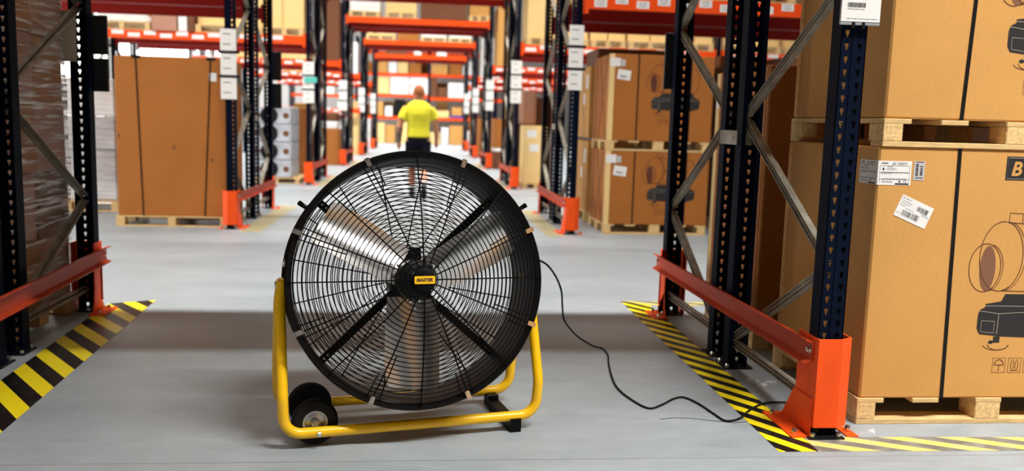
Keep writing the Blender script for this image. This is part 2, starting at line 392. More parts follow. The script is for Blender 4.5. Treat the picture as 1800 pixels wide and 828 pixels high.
# ------------------------------------------------------------------ rack frames
POST_H = 4.8
def post_mesh(h=POST_H):
    b = MB(); W = 0.105; hw = W / 2; n = int(h / 0.05)
    prof = lambda cx, zc: [(cx + x, zc + z) for x, z in ((-.0085, .013), (.0085, .013), (.0085, .001), (.0045, -.005), (.0045, -.013), (-.0045, -.013), (-.0045, -.005), (-.0085, .001))]
    for i in range(n):
        zc = i * 0.05 + 0.025
        for cx in (-hw / 2, hw / 2):
            q = hw / 2
            outer = [(cx - q, zc + .025), (cx + q, zc + .025), (cx + q, zc + .001), (cx + q, zc - .006), (cx + q, zc - .025), (cx - q, zc - .025), (cx - q, zc - .006), (cx - q, zc + .001)]
            inn = prof(cx, zc)
            vs = [(x, 0, z) for x, z in outer] + [(x, 0, z) for x, z in inn] + [(x, .004, z) for x, z in inn]
            fs = [(k, 8 + k, 8 + (k + 1) % 8, (k + 1) % 8) for k in range(8)] + [(8 + k, 16 + k, 16 + (k + 1) % 8, 8 + (k + 1) % 8) for k in range(8)]
            b.add(vs, fs)
    for sx in (-1, 1):
        x0, x1 = sorted((sx * hw, sx * (hw - .004)))
        b.box(x0, x1, 0, .082, 0, h)
        x0, x1 = sorted((sx * hw, sx * (hw - .022)))
        b.box(x0, x1, .078, .082, 0, h)
    b.box(-.006, .006, -.003, 0, 0, h)                                # centre bead
    return b.mesh('upright', 'upright')
POST = post_mesh()
def brace_mesh(p0, p1):
    b = MB(); p0, p1 = Vector(p0), Vector(p1); d = (p1 - p0).normalized(); a = Vector((1, 0, 0)); c = a.cross(d)
    for o0, w_, t_ in ((Vector((0, 0, 0)), .030, .003),):
        b.bar(p0, p1, .003, .042, a)                                  # web
    for sx in (-1, 1):
        q = c * sx * .019
        b.bar(p0 + q + a * -.012, p1 + q + a * -.012, .024, .003, c)
    return b
def frame_proto(flip):
    # local origin: floor point in the middle of the front upright's face; the frame is 1.085 deep
    t = thing('rack_upright_frame', None, 'rack frame')
    inst('upright', POST, t, (0, 0, 0)); inst('upright', POST, t, (0, 1.085, 0), (0, 0, PI))
    mid, out = (1.04, .04) if not flip else (.045, 1.045)
    zs = [.15, .72, 1.32, 1.88, 2.48, 3.05, 3.65, 4.2]
    for i in range(len(zs) - 1):
        y0, y1 = (mid, out) if i % 2 == 0 else (out, mid)
        o = brace_mesh((-.005, y0, zs[i]), (-.005, y1, zs[i + 1] - .03)).obj('brace', 'galv', t)
    brace_mesh((-.005, .06, .135), (-.005, 1.03, .135)).obj('brace', 'galv', t)
    fp = MB().box(-.075, .075, -.04, .11, 0, .008)
    fm = fp.mesh('foot_plate', 'foot')
    bm_ = MB()
    for x, y in ((-.055, -.02), (.055, -.02), (.055, .09)): bm_.lathe([(0, .026), (.009, .026), (.011, .020), (.011, .008)], 8, 'z', (x, y, 0))
    bo = bm_.mesh('anchor_bolts', 'bolt')
    for loc, r in (((0, 0, 0), 0), ((0, 1.085, 0), PI)):
        f_ = inst('foot_plate', fm, t, loc, (0, 0, r)); stuff(inst('anchor_bolts', bo, f_))
    return t
FA, FB = frame_proto(False), frame_proto(True)
FA.location = (XR, ROWY[0], 0); FB.location = (XR, ROWY[0] + B_DY, 0)
first = {'A': True, 'B': True}
for r, y in enumerate(ROWY):
    for s, x in ((1, XR), (-1, XL), (-1, XLO), (1, XRO)):
        outer = x in (XLO, XRO)
        if outer and not (s < 0 and r in (2, 3, 4)): continue
        for k, proto, dy in (('A', FA, 0), ('B', FB, B_DY)):
            if r == 0 and s < 0 and k == 'A': pass
            where = ('%s of the aisle' % SIDE[s]) if not outer else 'far left end of its bay'
            lab = 'dark perforated rack frame, %s rack row, %s, %s half' % (ORD[r], where, 'front' if k == 'A' else 'back')
            if first[k]:
                proto['label'] = lab; proto['group'] = 'rack upright frames'; first[k] = False
            else: dup(proto, lab, (x, y + dy, 0))
# spacers that tie the two frames of a row together
sp = MB().box(-.05, .05, 1.085, B_DY, -.036, .036)
sp.box(-.058, -.053, 1.05, B_DY + .05, -.036, .036).box(-.061, -.058, 1.05, 1.065, -.036, .036).box(-.061, -.058, B_DY + .035, B_DY + .05, -.036, .036).box(-.0605, -.058, 1.10, B_DY + .0, -.008, .008)
sme = sp.mesh('row_spacer', 'galv')
for r in (0, 1):
    for s, x in ((1, XR), (-1, XL)):
        if r == 0 and s < 0: continue
        tag(inst('row_spacer', sme, None, (x, ROWY[r], 1.20)), 'grey steel spacer tying the two frames of the %s rack row, %s side' % (ORD[r], SIDE[s]), 'bracket', 'row spacers')

# ------------------------------------------------------------------ guards and rails
def guard_mesh(s):
    # bent plate round the front of a post; local origin under the post face centre, aisle towards -x*s
    P = [(-.055, .17), (-.055, -.02), (.045, -.02), (.098, .012), (.098, .12)]
    P = [(x * s, y) for x, y in P]
    if s < 0: P = P
    Q = []
    t_ = .006
    inner = [(-.049, .17), (-.049, -.014), (.042, -.014), (.092, .016), (.092, .12)]
    inner = [(x * s, y) for x, y in inner]
    b = MB()
    for i in range(4):
        quad = [P[i], P[i + 1], inner[i + 1], inner[i]]
        b.prism(quad, .045, .415)
    return b
def guard_foot(s):
    b = MB()
    b.box(min(-.055 * s, -.14 * s), max(-.055 * s, -.14 * s), -.015, .30, 0, .008)          # foot plate beside the post
    x0, x1 = sorted((-.061 * s, -.055 * s))
    b.prism([(.0, .008), (.28, .008), (.17, .16), (.0, .16)], x0, x1, 'x')                   # gusset
    x0, x1 = sorted((.10 * s, .15 * s)); b.box(x0, x1, -.01, .10, 0, .006)
    return b
def rear_guard_mesh(s):
    P = [(-.055, .10), (-.055, -.03)]
    b = MB()
    x0, x1 = sorted((-.061 * s, -.055 * s)); b.box(x0, x1, -.115, -.02, .045, .43).box(x0, x1, -.115, .02, .30, .43)
    b.box(x0, x1, -.15, .02, .0, .045)
    b.prism([(-.14, .008), (.02, .008), (.02, .03), (-.10, .15), (-.115, .15)], x0, x1, 'x')
    x0, x1 = sorted((-.061 * s, .09 * s)); b.box(x0, x1, .014, .02, .05, .43)
    x0, x1 = sorted((.084 * s, .09 * s)); b.box(x0, x1, -.09, .02, .0, .43)
    x0, x1 = sorted((-.15 * s, -.055 * s)); b.box(x0, x1, -.22, .02, 0, .008)
    return b
def bolt_mesh():
    return MB().lathe([(0, -.012), (.010, -.012), (.012, -.008), (.012, 0), (.02, 0), (.02, .003)], 8, 'x').mesh('bolt', 'bolt')
BOLT = bolt_mesh()
guards = {}
for s in (1, -1):
    t = thing('post_guard', None, 'guard'); guards[s] = t
    guard_mesh(s).obj('plate', 'guard', t)
    f_ = guard_foot(s).obj('foot_bracket', 'guard', t)
    bb = MB()
    for x, y in ((-.115, .02), (-.115, .25), (.13, .05)): bb.lathe([(0, .030), (.009, .030), (.012, .022), (.012, .008)], 8, 'z', (x * s, y, 0))
    stuff(bb.obj('anchor_bolts', 'bolt', t))
    hb = MB().lathe([(0, 0), (.006, 0), (.006, .001)], 10, 'x', (-.0565 * s, .02, .16)); hb.obj('bolt_hole', 'ink', t)
    g = thing('rear_post_guard', None, 'guard'); guards[s, 'r'] = g
    rear_guard_mesh(s).obj('plate', 'guard', g)
    bb = MB()
    for x, y in ((-.11, -.19), (-.11, -.03)): bb.lathe([(0, .030), (.009, .030), (.012, .022), (.012, .008)], 8, 'z', (x * s, y, 0))
    stuff(bb.obj('anchor_bolts', 'bolt', g))
def rail(p0, p1, s, label):
    # channel rail lying along y at one side of the aisle: web plus a top and a bottom lip turned to the aisle
    p0, p1 = Vector(p0), Vector(p1); d = p1 - p0
    prof = [(0, -.046), (-.034, -.058), (-.036, -.053), (-.006, -.040), (-.006, .030), (-.034, .040), (-.034, .046), (0, .038)]
    prof = [(x * s, z) for x, z in prof]
    b = MB()
    n = len(prof); vs = []
    for p in (p0, p1): vs += [(p.x + x, p.y, p.z + z) for x, z in prof]
    b.add([tuple(Vector(v) - p0) for v in vs], [tuple(range(n)), tuple(range(n, 2 * n))[::-1]] + [(i, n + i, n + (i + 1) % n, (i + 1) % n) for i in range(n)])
    t = thing('guard_rail', label, 'guard rail', p0, group='red guard rails')
    b.obj('channel', 'rail', t)
    for k in (.012, .985):
        q = d * k; inst('bolt', BOLT, t, (q.x - .006 * s, q.y, q.z), (0, 0, 0 if s > 0 else PI))
usedg = set()
def place_guard(key, label, loc):
    if key in usedg: return dup(guards[key], label, loc)
    usedg.add(key); guards[key]['label'] = label; guards[key].location = loc; guards[key]['group'] = 'orange post guards'
for r, y in enumerate(ROWY):
    for s, x in ((1, XR), (-1, XL)):
        place_guard(s, 'orange folded guard round the front post, %s rack row, %s of the aisle' % (ORD[r], SIDE[s]), (x, y, 0))
        place_guard((s, 'r'), 'orange guard plate at the rear post, %s rack row, %s of the aisle' % (ORD[r], SIDE[s]), (x, y + 2.34, 0))
        fx = x - .058 * s if not (r == 0 and s < 0) else -1.87
        rail((fx, y + .02, .358), (x - .062 * s, y + 2.42, .345), s, 'red channel guard rail between post guards of the %s rack row, %s of the aisle' % (ORD[r], SIDE[s]))
place_guard(-1, 'far orange post guard seen beside the rear post of the nearest left rack', (XLO, ROWY[2], 0))

# ------------------------------------------------------------------ floor tape
def tape(name, quad, m_, label, origin=None):
    o = Vector((sum(q[0] for q in quad) / 4, sum(q[1] for q in quad) / 4, 0))
    b = MB().prism([(q[0] - o.x, q[1] - o.y) for q in quad], 0.0004, 0.0016)
    return tag(b.obj(name, m_, None, o), label, 'floor tape', 'hazard floor tapes')
tape('hazard_tape', [(1.395, 3.14), (1.555, 3.14), (1.585, 5.86), (1.405, 5.99)], 'hazardR', 'yellow and black hazard tape along the rack foot, right of the fan')
tape('hazard_tape', [(1.555, 3.14), (2.75, 3.125), (2.75, 3.27), (1.56, 3.295)], 'hazardworn', 'worn pale yellow tape on the floor before the big cartons, right')
tape('hazard_tape', [(1.585, 5.86), (3.2, 5.83), (3.2, 5.97), (1.405, 5.99)], 'hazardworn', 'yellow hazard tape behind the nearest right rack row')
tape('hazard_tape', [(-1.87, 3.2), (-1.60, 3.2), (-1.77, 5.90), (-2.03, 5.78)], 'hazardL', 'yellow and black hazard tape along the nearest left rack')
for r in (1, 2, 3):
    y = ROWY[r]
    tape('hazard_tape', [(1.36, y - .25), (1.56, y - .25), (1.56, y + 2.6), (1.36, y + 2.6)], 'hazardfar', 'dirty yellow floor tape beside the %s rack row, right of the aisle' % ORD[r])
    tape('hazard_tape', [(-1.97, y - .25), (-1.74, y - .25), (-1.74, y + 2.6), (-1.97, y + 2.6)], 'hazardfar', 'dirty yellow floor tape beside the %s rack row, left of the aisle' % ORD[r])

# ------------------------------------------------------------------ beams
LABEL = MB().box(-.1, .1, -.003, 0, -.035, .035).mesh('shelf_label', 'white')
def shelf_label_small():
    b = MB().box(-.07, .07, -.003, 0, -.04, .04); return b.mesh('shelf_label', 'paper')
LABEL_S = shelf_label_small()
bb = MB(); bars(bb, -.045, .045, -.025, -.004, -.0036, 14, 5); bars(bb, -.045, .045, .008, .026, -.0036, 14, 9)
LABEL_BARS = bb.mesh('barcode', 'greyink')
def beam(x0, x1, y, ztop, m_, label, labels=None, face=-1):
    L = x1 - x0
    t = thing('rack_beam', label, 'rack beam', (x0, y, ztop), group='orange rack beams')
    MB().cbox(.03, L - .03, -.025, .025, -.15, 0, .004).obj('box_section', m_, t)
    for a, bx in ((0, .05), (L - .05, L)):
        MB().box(a, bx, -.03, -.026 if face < 0 else .03, -.20, .04).box(a if a == 0 else L - .006, .006 if a == 0 else L, -.03, .04, -.20, .04).obj('end_connector', m_, t)
    if labels:
        step, big = labels; n = int((L - .2) / step)
        for i in range(n):
            o = inst('shelf_label', LABEL if big else LABEL_S, t, (.18 + step * i, -.0255, -.045 if i % 2 else -.085))
            if not big: stuff(inst('barcode', LABEL_BARS, o))
HW = .0525
bays = {}
for r, y in enumerate(ROWY):
    ys = [y - .045, y + 1.13, y + B_DY - .045, y + B_DY + 1.13]
    nm = ['front', 'second', 'third', 'rear']
    for i, yy in enumerate(ys):
        if r != 0 or i in (0, 3):
            zt = 3.75 if r else 2.64
            m_ = 'beam' if i in (0,) else 'beamshade'
            beam(XL + HW, XR - HW, yy, zt, m_, 'red rack beam bridging the aisle overhead in the %s rack row, %s of its beams' % (ORD[r], nm[i]))
        if r == 0 and i in (1, 2): continue
        for s in (1, -1):
            x0, x1 = (XR + HW, XRO - HW) if s > 0 else (XLO + HW, XL - HW)
            lb = None
            if i == 0: lb = (.235, False) if r == 1 else (.27, True)
            m_ = 'beam' if i == 0 else 'beamshade'
            beam(x0, x1, yy, 2.64, m_, ('red rack beam, %s rack row, %s of the aisle, %s of four' if not lb else 'red beam with white shelf labels, %s rack row, %s of the aisle, %s of four') % (ORD[r], SIDE[s], nm[i]), lb)
            if r >= 3 and i == 0:
                beam(x0, x1, yy, 1.52, 'beam', 'low beam with white shelf labels, %s rack row, %s of the aisle' % (ORD[r], SIDE[s]), (.27, True)) if (r == 4 and s < 0) else None

# ------------------------------------------------------------------ signs on the uprights
def post_sign(x, y, z0, z1, label, wd=.17, plates=3):
    t = thing('location_sign', label, 'sign', (x, y, z0), group='white location signs on rack posts')
    h = (z1 - z0) / plates
    for i in range(plates):
        p = MB().cbox(-wd / 2, wd / 2, -.022, -.012, i * h + .012, (i + 1) * h - .012, .002).obj('plate', 'white', t)
        b = MB()
        for k in (.3, .72):
            ink_fill(b, [(-.055, i * h + h * k), (.025, i * h + h * k), (.025, i * h + h * k + .012), (-.055, i * h + h * k + .012)], -.0226)
        stuff(b.obj('printed_lines', 'greyink', p))
    for i in range(1, plates):
        MB().box(-wd / 2 - .02, wd / 2 + .03, -.026, .0, i * h - .014, i * h + .014).obj('clamp', 'rubber', t)
for r, zr in ((1, (1.60, 2.33)), (2, (1.57, 2.36)), (3, (1.5, 2.3)), (4, (1.5, 2.3)), (5, (1.5, 2.3))):
    post_sign(XR - .01, ROWY[r] - .002, zr[0], zr[1], 'white location sign on the %s rack row front post, right of the aisle' % ORD[r], .16 if r == 1 else .2)
for r, zr in ((1, (1.385, 2.145)), (2, (1.46, 2.21)), (3, (1.39, 2.17)), (4, (1.4, 2.2)), (5, (1.4, 2.2))):
    post_sign(XL - .01, ROWY[r] - .002, zr[0], zr[1], 'white location sign on the %s rack row front post, left of the aisle' % ORD[r], .165 if r == 1 else .2)
o = MB().cbox(-.11, .11, -.012, -.004, -.05, .05, .002).obj('flag_tag', 'teal', None, (XL + .03, ROWY[2] - .03, 1.88))
tag(o, 'teal tag clipped over the white sign on the third left rack post', 'tag')
# big sign on the nearest right post
t = thing('location_sign', 'white barcode sign in a grey holder on the nearest right rack post', 'sign', (1.655, 3.288, 1.655))
MB().cbox(-.08, .08, -.012, -.002, 0, .52, .002).obj('holder', 'signgrey', t)
p = MB().box(-.078, .078, -.0135, -.012, .013, .52).obj('sheet', 'white', t)
b = MB(); bars(b, -.055, .018, .066, .084, -.0142, 26, 4); stuff(b.obj('barcode', 'ink', p))
b = MB()
for z, x1 in ((.100, .0), (.107, -.02), (.058, .01), (.022, .065)): 
    x = -.055
    rr = random.Random(int(z * 1000))
    while x < x1: 
        wd = rr.uniform(.004, .011); ink_fill(b, [(x, z), (x + wd, z), (x + wd, z + .003), (x, z + .003)], -.0142); x += wd + .003
stuff(b.obj('small_print', 'greyink', p))
MB().box(-.032, -.020, -.014, .002, -.012, .01).obj('hook', 'foot', t); MB().box(.008, .020, -.014, .002, -.012, .01).obj('hook', 'foot', t)
# backs of the signs on the rear posts
t = tag(MB().cbox(-.065, .065, 0, .012, 0, .30, .003).obj('sign_panel', mat('pale_panel', (0.46, 0.45, 0.38), 0.6), None, (-2.155, 5.55, 1.53)), 'pale grey perforated panel hanging behind the nearest left rack', 'panel')
b = MB()
for i in range(11): 
    for z in (.008, .288): b.box(-.058 + i * .0115, -.053 + i * .0115, -.0008, .0, z, z + .006)
stuff(b.obj('perforations', 'ink', t))
for z0, z1, n in ((1.36, 1.56, 'lower'), (1.585, 1.82, 'upper')):
    tag(MB().cbox(-.05, .05, 0, .02, z0, z1, .003).obj('dark_plate', 'darkplate', None, (-2.0, 5.665, 0)), '%s black plate on the rear post of the nearest left rack' % n, 'plate')
    tag(MB().cbox(-.05, .05, 0, .02, z0 + .13 * (n == 'lower'), z1 + .03, .003).obj('dark_plate', 'darkplate', None, (1.60, 5.665, 0)), '%s black plate on the rear post of the nearest right rack' % n, 'plate')
for r, s, x, z0, z1 in ((1, -1, -1.99, 1.33, 1.66), (1, -1, -1.99, 1.70, 2.08)):
    tag(MB().cbox(-.07, .07, 0, .02, z0, z1, .003).obj('dark_plate', 'darkplate', None, (x, ROWY[r] + 2.362, 0)), '%s black plate on the rear post of the second left rack' % ('upper' if z0 > 1.5 else 'lower'), 'plate')

# ------------------------------------------------------------------ pallets
def pallet_proto(wx, wy, h=.115):
    """blocks in three columns, deck boards along y, bottom boards along x; origin at front left corner"""
    t = thing('pallet', None, 'pallet', group='wooden pallets')
    bw = .085; tb = .02; bb_ = .022
    for cx in (0, (wx - .115) / 2, wx - bw):
        cw = .115 if 0 < cx < wx - .2 else bw
        for cy in (0, (wy - .12) / 2, wy - .12):
            MB().cbox(cx, cx + cw, cy, cy + .12, bb_, h - tb, .003).obj('block', 'chip', t)
    for cx in (0, wx * .25 - .05, (wx - .12) / 2, wx * .75 - .05, wx - .12):
        MB().cbox(cx, cx + .12, 0, wy, h - tb, h, .002).obj('deck_board', 'wood', t)
    for cy in (0, (wy - .1) / 2, wy - .1):
        MB().cbox(0, wx, cy, cy + .1, 0, bb_, .002).obj('bottom_board', 'wood', t)
    return t
def far_pallet_mesh(wx, wy, h=.13):
    b = MB()
    for cx in (0, (wx - .13) / 2, wx - .11):
        for cy in (0, (wy - .12) / 2, wy - .12): b.box(cx + (.01 if cx else 0), cx + .09, cy, cy + .12, .012, h - .014)
    b.box(0, wx, 0, wy, h - .014, h)
    for cy in (0, wy - .1): b.box(0, wx, cy, cy + .1, 0, .012)
    return b
PAL = pallet_proto(1.2, .92)
PAL['label'] = 'wooden pallet on the floor under the nearest big carton, right'; PAL.location = (1.862, 3.445, 0.0)
dup(PAL, 'wooden pallet between the two nearest stacked cartons, right', (1.878, 3.445, 1.192))
def pallet(x, y, z, label, wx=1.2, wy=.9, parts=False, h=.13):
    if z > 2 and not parts: y, wy = min(ROWY + [q + B_DY for q in ROWY], key=lambda q: abs(q - y)) - .07, 1.23
    if parts:
        return dup(PAL, label, (x, y, z))
    return tag(far_pallet_mesh(wx, wy, h).obj('pallet', 'wood', None, (x, y, z)), label, 'pallet', 'wooden pallets')

# ------------------------------------------------------------------ cartons
def carton(x, y, z, wx, wy, wz, m_, label, straps=(), group='cardboard cartons', side_straps=(), joint=None, name='carton'):
    """origin at front left bottom corner"""
    if z in (2.64, 3.75) and y < 40: y, wy = y - .13, 1.25
    if not straps and not side_straps:
        b = MB().cbox(0, wx, 0, wy, 0, wz, min(.008, wx * .03))
        o = b.obj(name, m_, None, (x, y, z)); tag(o, label, 'box', group); return o
    t = thing(name, label, 'box', (x, y, z), group=group)
    MB().cbox(0, wx, 0, wy, 0, wz, .008).obj('body', m_, t)
    for sx in straps:
        if not isinstance(sx, tuple): sx = (sx, sx)
        a, c = sx; hw = .008
        b = MB(); b.add([(a - hw, -.003, wz), (a + hw, -.003, wz), (c + hw, -.003, 0), (c - hw, -.003, 0), (a - hw, .0005, wz), (a + hw, .0005, wz), (c + hw, .0005, 0), (c - hw, .0005, 0)],
                        [(0, 3, 2, 1), (0, 4, 7, 3), (1, 2, 6, 5), (4, 0, 1, 5)])
        b.box(a - hw, a + hw, -.003, wy, wz - .0005, wz + .003)
        b.obj('strap', 'strap', t)
    for (ya, yb) in side_straps:
        b = MB().add([(-.003, ya - .007, wz), (-.003, ya + .007, wz), (-.003, yb + .007, 0), (-.003, yb - .007, 0), (.0005, ya - .007, wz), (.0005, ya + .007, wz), (.0005, yb + .007, 0), (.0005, yb - .007, 0)],
                     [(0, 1, 2, 3), (0, 3, 7, 4), (1, 5, 6, 2)])
        b.obj('strap', 'brownink', t)
    if joint is not None:
        b = MB().box(-.0035, .0, joint, joint + .045, .01, wz - .01); j = b.obj('glued_joint', m_, t)
        b = MB()
        k = .03
        while k < wz - .03: b.box(-.0042, -.0035, joint + .012, joint + .016, k, k + .012); k += .075
        stuff(b.obj('staples', 'brownink', j))
    return t

# heater drawing printed on the cartons (in carton front coordinates, on the face y = 0)
def heater_print(t, lw=.0035, shade='tintink'):
    y = -.0009
    b = MB()
    ink_line(b, ell(.585, .625, .098, .150, 84, 300, 40), lw, y)                      # big rim
    ink_line(b, ell(.590, .625, .093, .149, -84, 84, 30), lw, y)
    ink_line(b, ell(.603, .625, .093, .149, -80, 78, 30), lw * .8, y)
    ink_line(b, ell(.515, .575, .072, .104, 0, 360, 44), lw, y, True)                 # outlet ring
    ink_line(b, ell(.535, .575, .062, .100, -85, 85, 30), lw * .8, y)
    ink_line(b, [(.60, .772), (1.00, .745)], lw, y); ink_line(b, [(.60, .476), (1.00, .470)], lw, y)
    ink_line(b, [(.69, .622), (.98, .622)], lw * 1.4, y)
    ink_line(b, [(.605, .772), (.606, .812), (.665, .810), (.666, .769)], lw, y)
    ink_line(b, ell(.60, .20 + .04, .06, .025, 190, 350, 14), lw * .8, y); ink_line(b, ell(.61, .245, .05, .03, 190, 350, 14), lw * .8, y)
    ink_line(b, ell(1.0, .61, .05, .135, -90, 90, 24), lw, y)
    stuff(b.obj('heater_outline', 'brownink', t))
    b = MB(); ink_fill(b, [(.515 + .036 * math.cos(a) * (1 if True else 1) + .012, .572 + .098 * math.sin(a)) for a in [2 * PI * i / 40 for i in range(40)]], y * .6); b.obj('outlet_shade', shade, t)
    b = MB()
    ink_fill(b, [(.51, .30), (.52, .285), (.62, .275), (.95, .265), (1.06, .30), (1.07, .39), (1.0, .43), (.98, .47), (.72, .462), (.62, .462), (.605, .430), (.535, .418), (.535, .404), (.512, .392), (.505, .37), (.505, .31)], y)
    ink_fill(b, [(.585, .275), (.585, .248), (.615, .248), (.615, .275)], y)
    ink_fill(b, ell(.575, .25, .012, .008, n=10), y)
    stuff(b.obj('chassis_print', 'ink', t))
    b = MB(); y2 = y * 1.6
    ink_line(b, [(.51, .388), (.60, .376), (.70, .382), (1.06, .384)], .002, y2); ink_line(b, [(.535, .41), (.61, .41), (1.0, .405)], .002, y2)
    ink_line(b, [(.523, .345), (.583, .342), (.583, .29), (.523, .297)], .002, y2, True); ink_line(b, [(.60, .376), (.598, .285)], .002, y2)
    stuff(b.obj('chassis_lines', 'paleink', t))
    b = MB()
    for i in range(5):
        x = .595 + .072 * i; ink_line(b, [(x, .115), (x + .058, .115), (x + .058, .180), (x, .180)], .0022, y, True)
    x = .624                                                                          # umbrella
    ink_line(b, ell(x, .148, .021, .024, 0, 180, 14), .0035, y); ink_line(b, [(x - .021, .148), (x + .021, .148)], .0035, y)
    ink_line(b, [(x + .001, .147), (x + .001, .125), (x - .006, .123)], .003, y)
    for dx in (-.010, .010):                                                          # arrows up
        a = .696 + dx; ink_line(b, [(a - .006, .133), (a - .006, .162), (a, .174), (a + .006, .162), (a + .006, .133)], .0028, y, True)
    ink_line(b, [(.678, .125), (.714, .125)], .003, y)
    a = .768; ink_line(b, [(a - .012, .172), (a + .012, .172), (a + .006, .150), (a, .146), (a - .006, .150)], .003, y, True); ink_line(b, [(a, .146), (a, .124), (a - .010, .123), (a + .010, .123)], .003, y)
    a = .840; ink_line(b, [(a - .016, .128), (a + .016, .128), (a + .016, .150), (a - .016, .150)], .003, y, True); ink_line(b, [(a - .018, .155), (a + .018, .175)], .003, y)
    a = .912; ink_line(b, ell(a, .146, .018, .018, n=16), .003, y, True); ink_line(b, [(a - .014, .13), (a + .014, .162)], .003, y)
    stuff(b.obj('handling_icons', 'brownink', t))
def side_icons(t, y0, z0):
    b = MB(); x = -.0009
    def ln(pts, wd, closed=False):
        q = MB(); ink_line(q, pts, wd, 0, closed); b.add([(x, -v[0], v[2]) for v in q.v], q.f)
    for k in range(2):
        zz = z0 + .075 * k
        ln([(-y0 - .025, zz), (-y0 + .025, zz), (-y0 + .025, zz + .065), (-y0 - .025, zz + .065)], .0025, True)
    ln([(-y0 - .02, z0 - .010), (-y0 + .02, z0 - .010)], .004); ln([(-y0 - .02, z0 - .018), (-y0 + .02, z0 - .018)], .003)
    ln([(-y0 + .01, z0 + .09), (-y0 + .01, z0 + .125)], .003); ln([(-y0 - .01, z0 + .09), (-y0 - .01, z0 + .125)], .003)
    stuff(b.obj('side_icons', 'brownink', t))
    inst('stack_number', text_mesh('2', .06, 'ink', 0, .001), t, (x, y0 + .017, z0 + .011), LEFTF)
def shipping_labels(t, H, left=True):
    z1 = H + .0
    # label folded round the front left corner
    l = MB().box(0.0, .146, -.0012, -.0004, H - .158, H - .058).box(-.0012, -.0004, -.0005, .15, H - .158, H - .058).obj('corner_label', 'paper', t)
    y = -.0017
    b = MB()
    for z in (.078, .107, .135): ink_line(b, [(.008, H - z), (.138, H - z)], .0012, y)
    ink_line(b, [(.008, H - .078), (.008, H - .15)], .001, y); ink_line(b, [(.138, H - .078), (.138, H - .15)], .001, y)
    ink_fill(b, [(.078, H - .156), (.138, H - .156), (.138, H - .150), (.078, H - .150)], y)
    ink_fill(b, [(.018, H - .094), (.023, H - .084), (.028, H - .094), (.023, H - .099)], y)
    ink_fill(b, [(.014, H - .066), (.042, H - .066), (.042, H - .070), (.014, H - .070)], y)
    r = random.Random(2)
    for z, x0, x1 in ((.083, .04, .062), (.089, .04, .075), (.095, .036, .08), (.106, .016, .132), (.112, .016, .06), (.133, .02, .12), (.143, .02, .06), (.148, .02, .066)):
        x = x0
        while x < x1: wd = r.uniform(.004, .010); ink_fill(b, [(x, H - z), (x + wd, H - z), (x + wd, H - z + .0018), (x, H - z + .0018)], y); x += wd + .0025
    ink_fill(b, [(.094, H - .147), (.101, H - .147), (.101, H - .139), (.094, H - .139)], y)
    stuff(b.obj('label_lines', 'ink', l))
    inst('lettering', text_mesh('BV 290DV', .0155, 'ink', .25), l, (.060, y, H - .0745), FRONT)
    inst('lettering', text_mesh('CE', .013, 'ink'), l, (.112, y, H - .147), FRONT)
    q = MB(); q.add([(-.0017, .15 - v[0], v[2]) for v in b.v], b.f); stuff(q.obj('label_lines', 'ink', l))
    inst('lettering', text_mesh('BV 290DV', .0155, 'ink', .25), l, (-.0017, .09, H - .0745), LEFTF)
    # grey label with two barcodes
    l = MB().box(.214 - .058, .262 - .058, -.0012, -.0004, H - .136, H - .056).obj('grey_label', 'greypaper', t)
    b = MB(); bars(b, .164, .176, H - .118, H - .068, y, 16, 21, False); bars(b, .184, .195, H - .116, H - .074, y, 14, 22, False)
    for z in (.062, .128): ink_fill(b, [(.164, H - z), (.198, H - z), (.198, H - z + .003), (.164, H - z + .003)], y)
    stuff(b.obj('barcode', 'ink', l))
    # tilted label
    l = inst('tilted_label', MB().box(-.077, .077, -.0016, -.0004, -.047, .047).mesh('tilted_label', 'paper'), t, (.172, 0, H - .268), (0, math.radians(22.5), 0))
    b = MB(); bars(b, -.048, -.006, -.034, -.010, y - .0004, 14, 31); bars(b, -.002, .034, -.034, -.008, y - .0004, 11, 32); bars(b, .008, .060, .008, .028, y - .0004, 15, 33)
    r = random.Random(5)
    for z, x0, x1 in ((.024, -.07, -.02), (.014, -.07, -.03), (.004, -.07, -.05), (-.002, -.04, .0), (.004, .03, .06), (-.03, -.07, -.055), (-.002, .04, .07)):
        x = x0
        while x < x1: wd = r.uniform(.004, .009); ink_fill(b, [(x, z), (x + wd, z), (x + wd, z + .0018), (x, z + .0018)], y - .0004); x += wd + .0025
    stuff(b.obj('barcode', 'ink', l))
    inst('lettering', text_mesh('BV 290DV', .010, 'greyink'), l, (-.07, y - .0004, .033), FRONT)
def name_panel(t, H):
    b = MB(); ink_fill(b, [(.566, H - .127), (.966, H - .127), (.966, H - .027), (.566, H - .027)], -.0009); o = b.obj('name_panel', 'ink', t)
    b = MB(); ink_line(b, [(.572, H - .121), (.960, H - .121), (.960, H - .033), (.572, H - .033)], .0015, -.0013, True); b.obj('panel_border', 'paleink', o)
    inst('lettering', text_mesh('BV 290DV', .082, 'card', .2, .0022), o, (.588, -.0014, H - .106), FRONT)

c1 = carton(1.872, 3.452, .113, 1.2, .90, 1.078, 'card', 'big labelled carton with heater drawing on the floor pallet, nearest right rack', [(.352, .373), (.83, .83)], joint=.845)
heater_print(c1); shipping_labels(c1, 1.078); side_icons(c1, .485, .51); name_panel(c1, 1.078)
c2 = carton(1.882, 3.452, 1.308, 1.2, .90, 1.0, 'card', 'big cardboard carton on the upper pallet, topmost of the nearest right stack', [(.365, .335), (.83, .83)], joint=.845)
heater_print(c2); side_icons(c2, .50, .455)
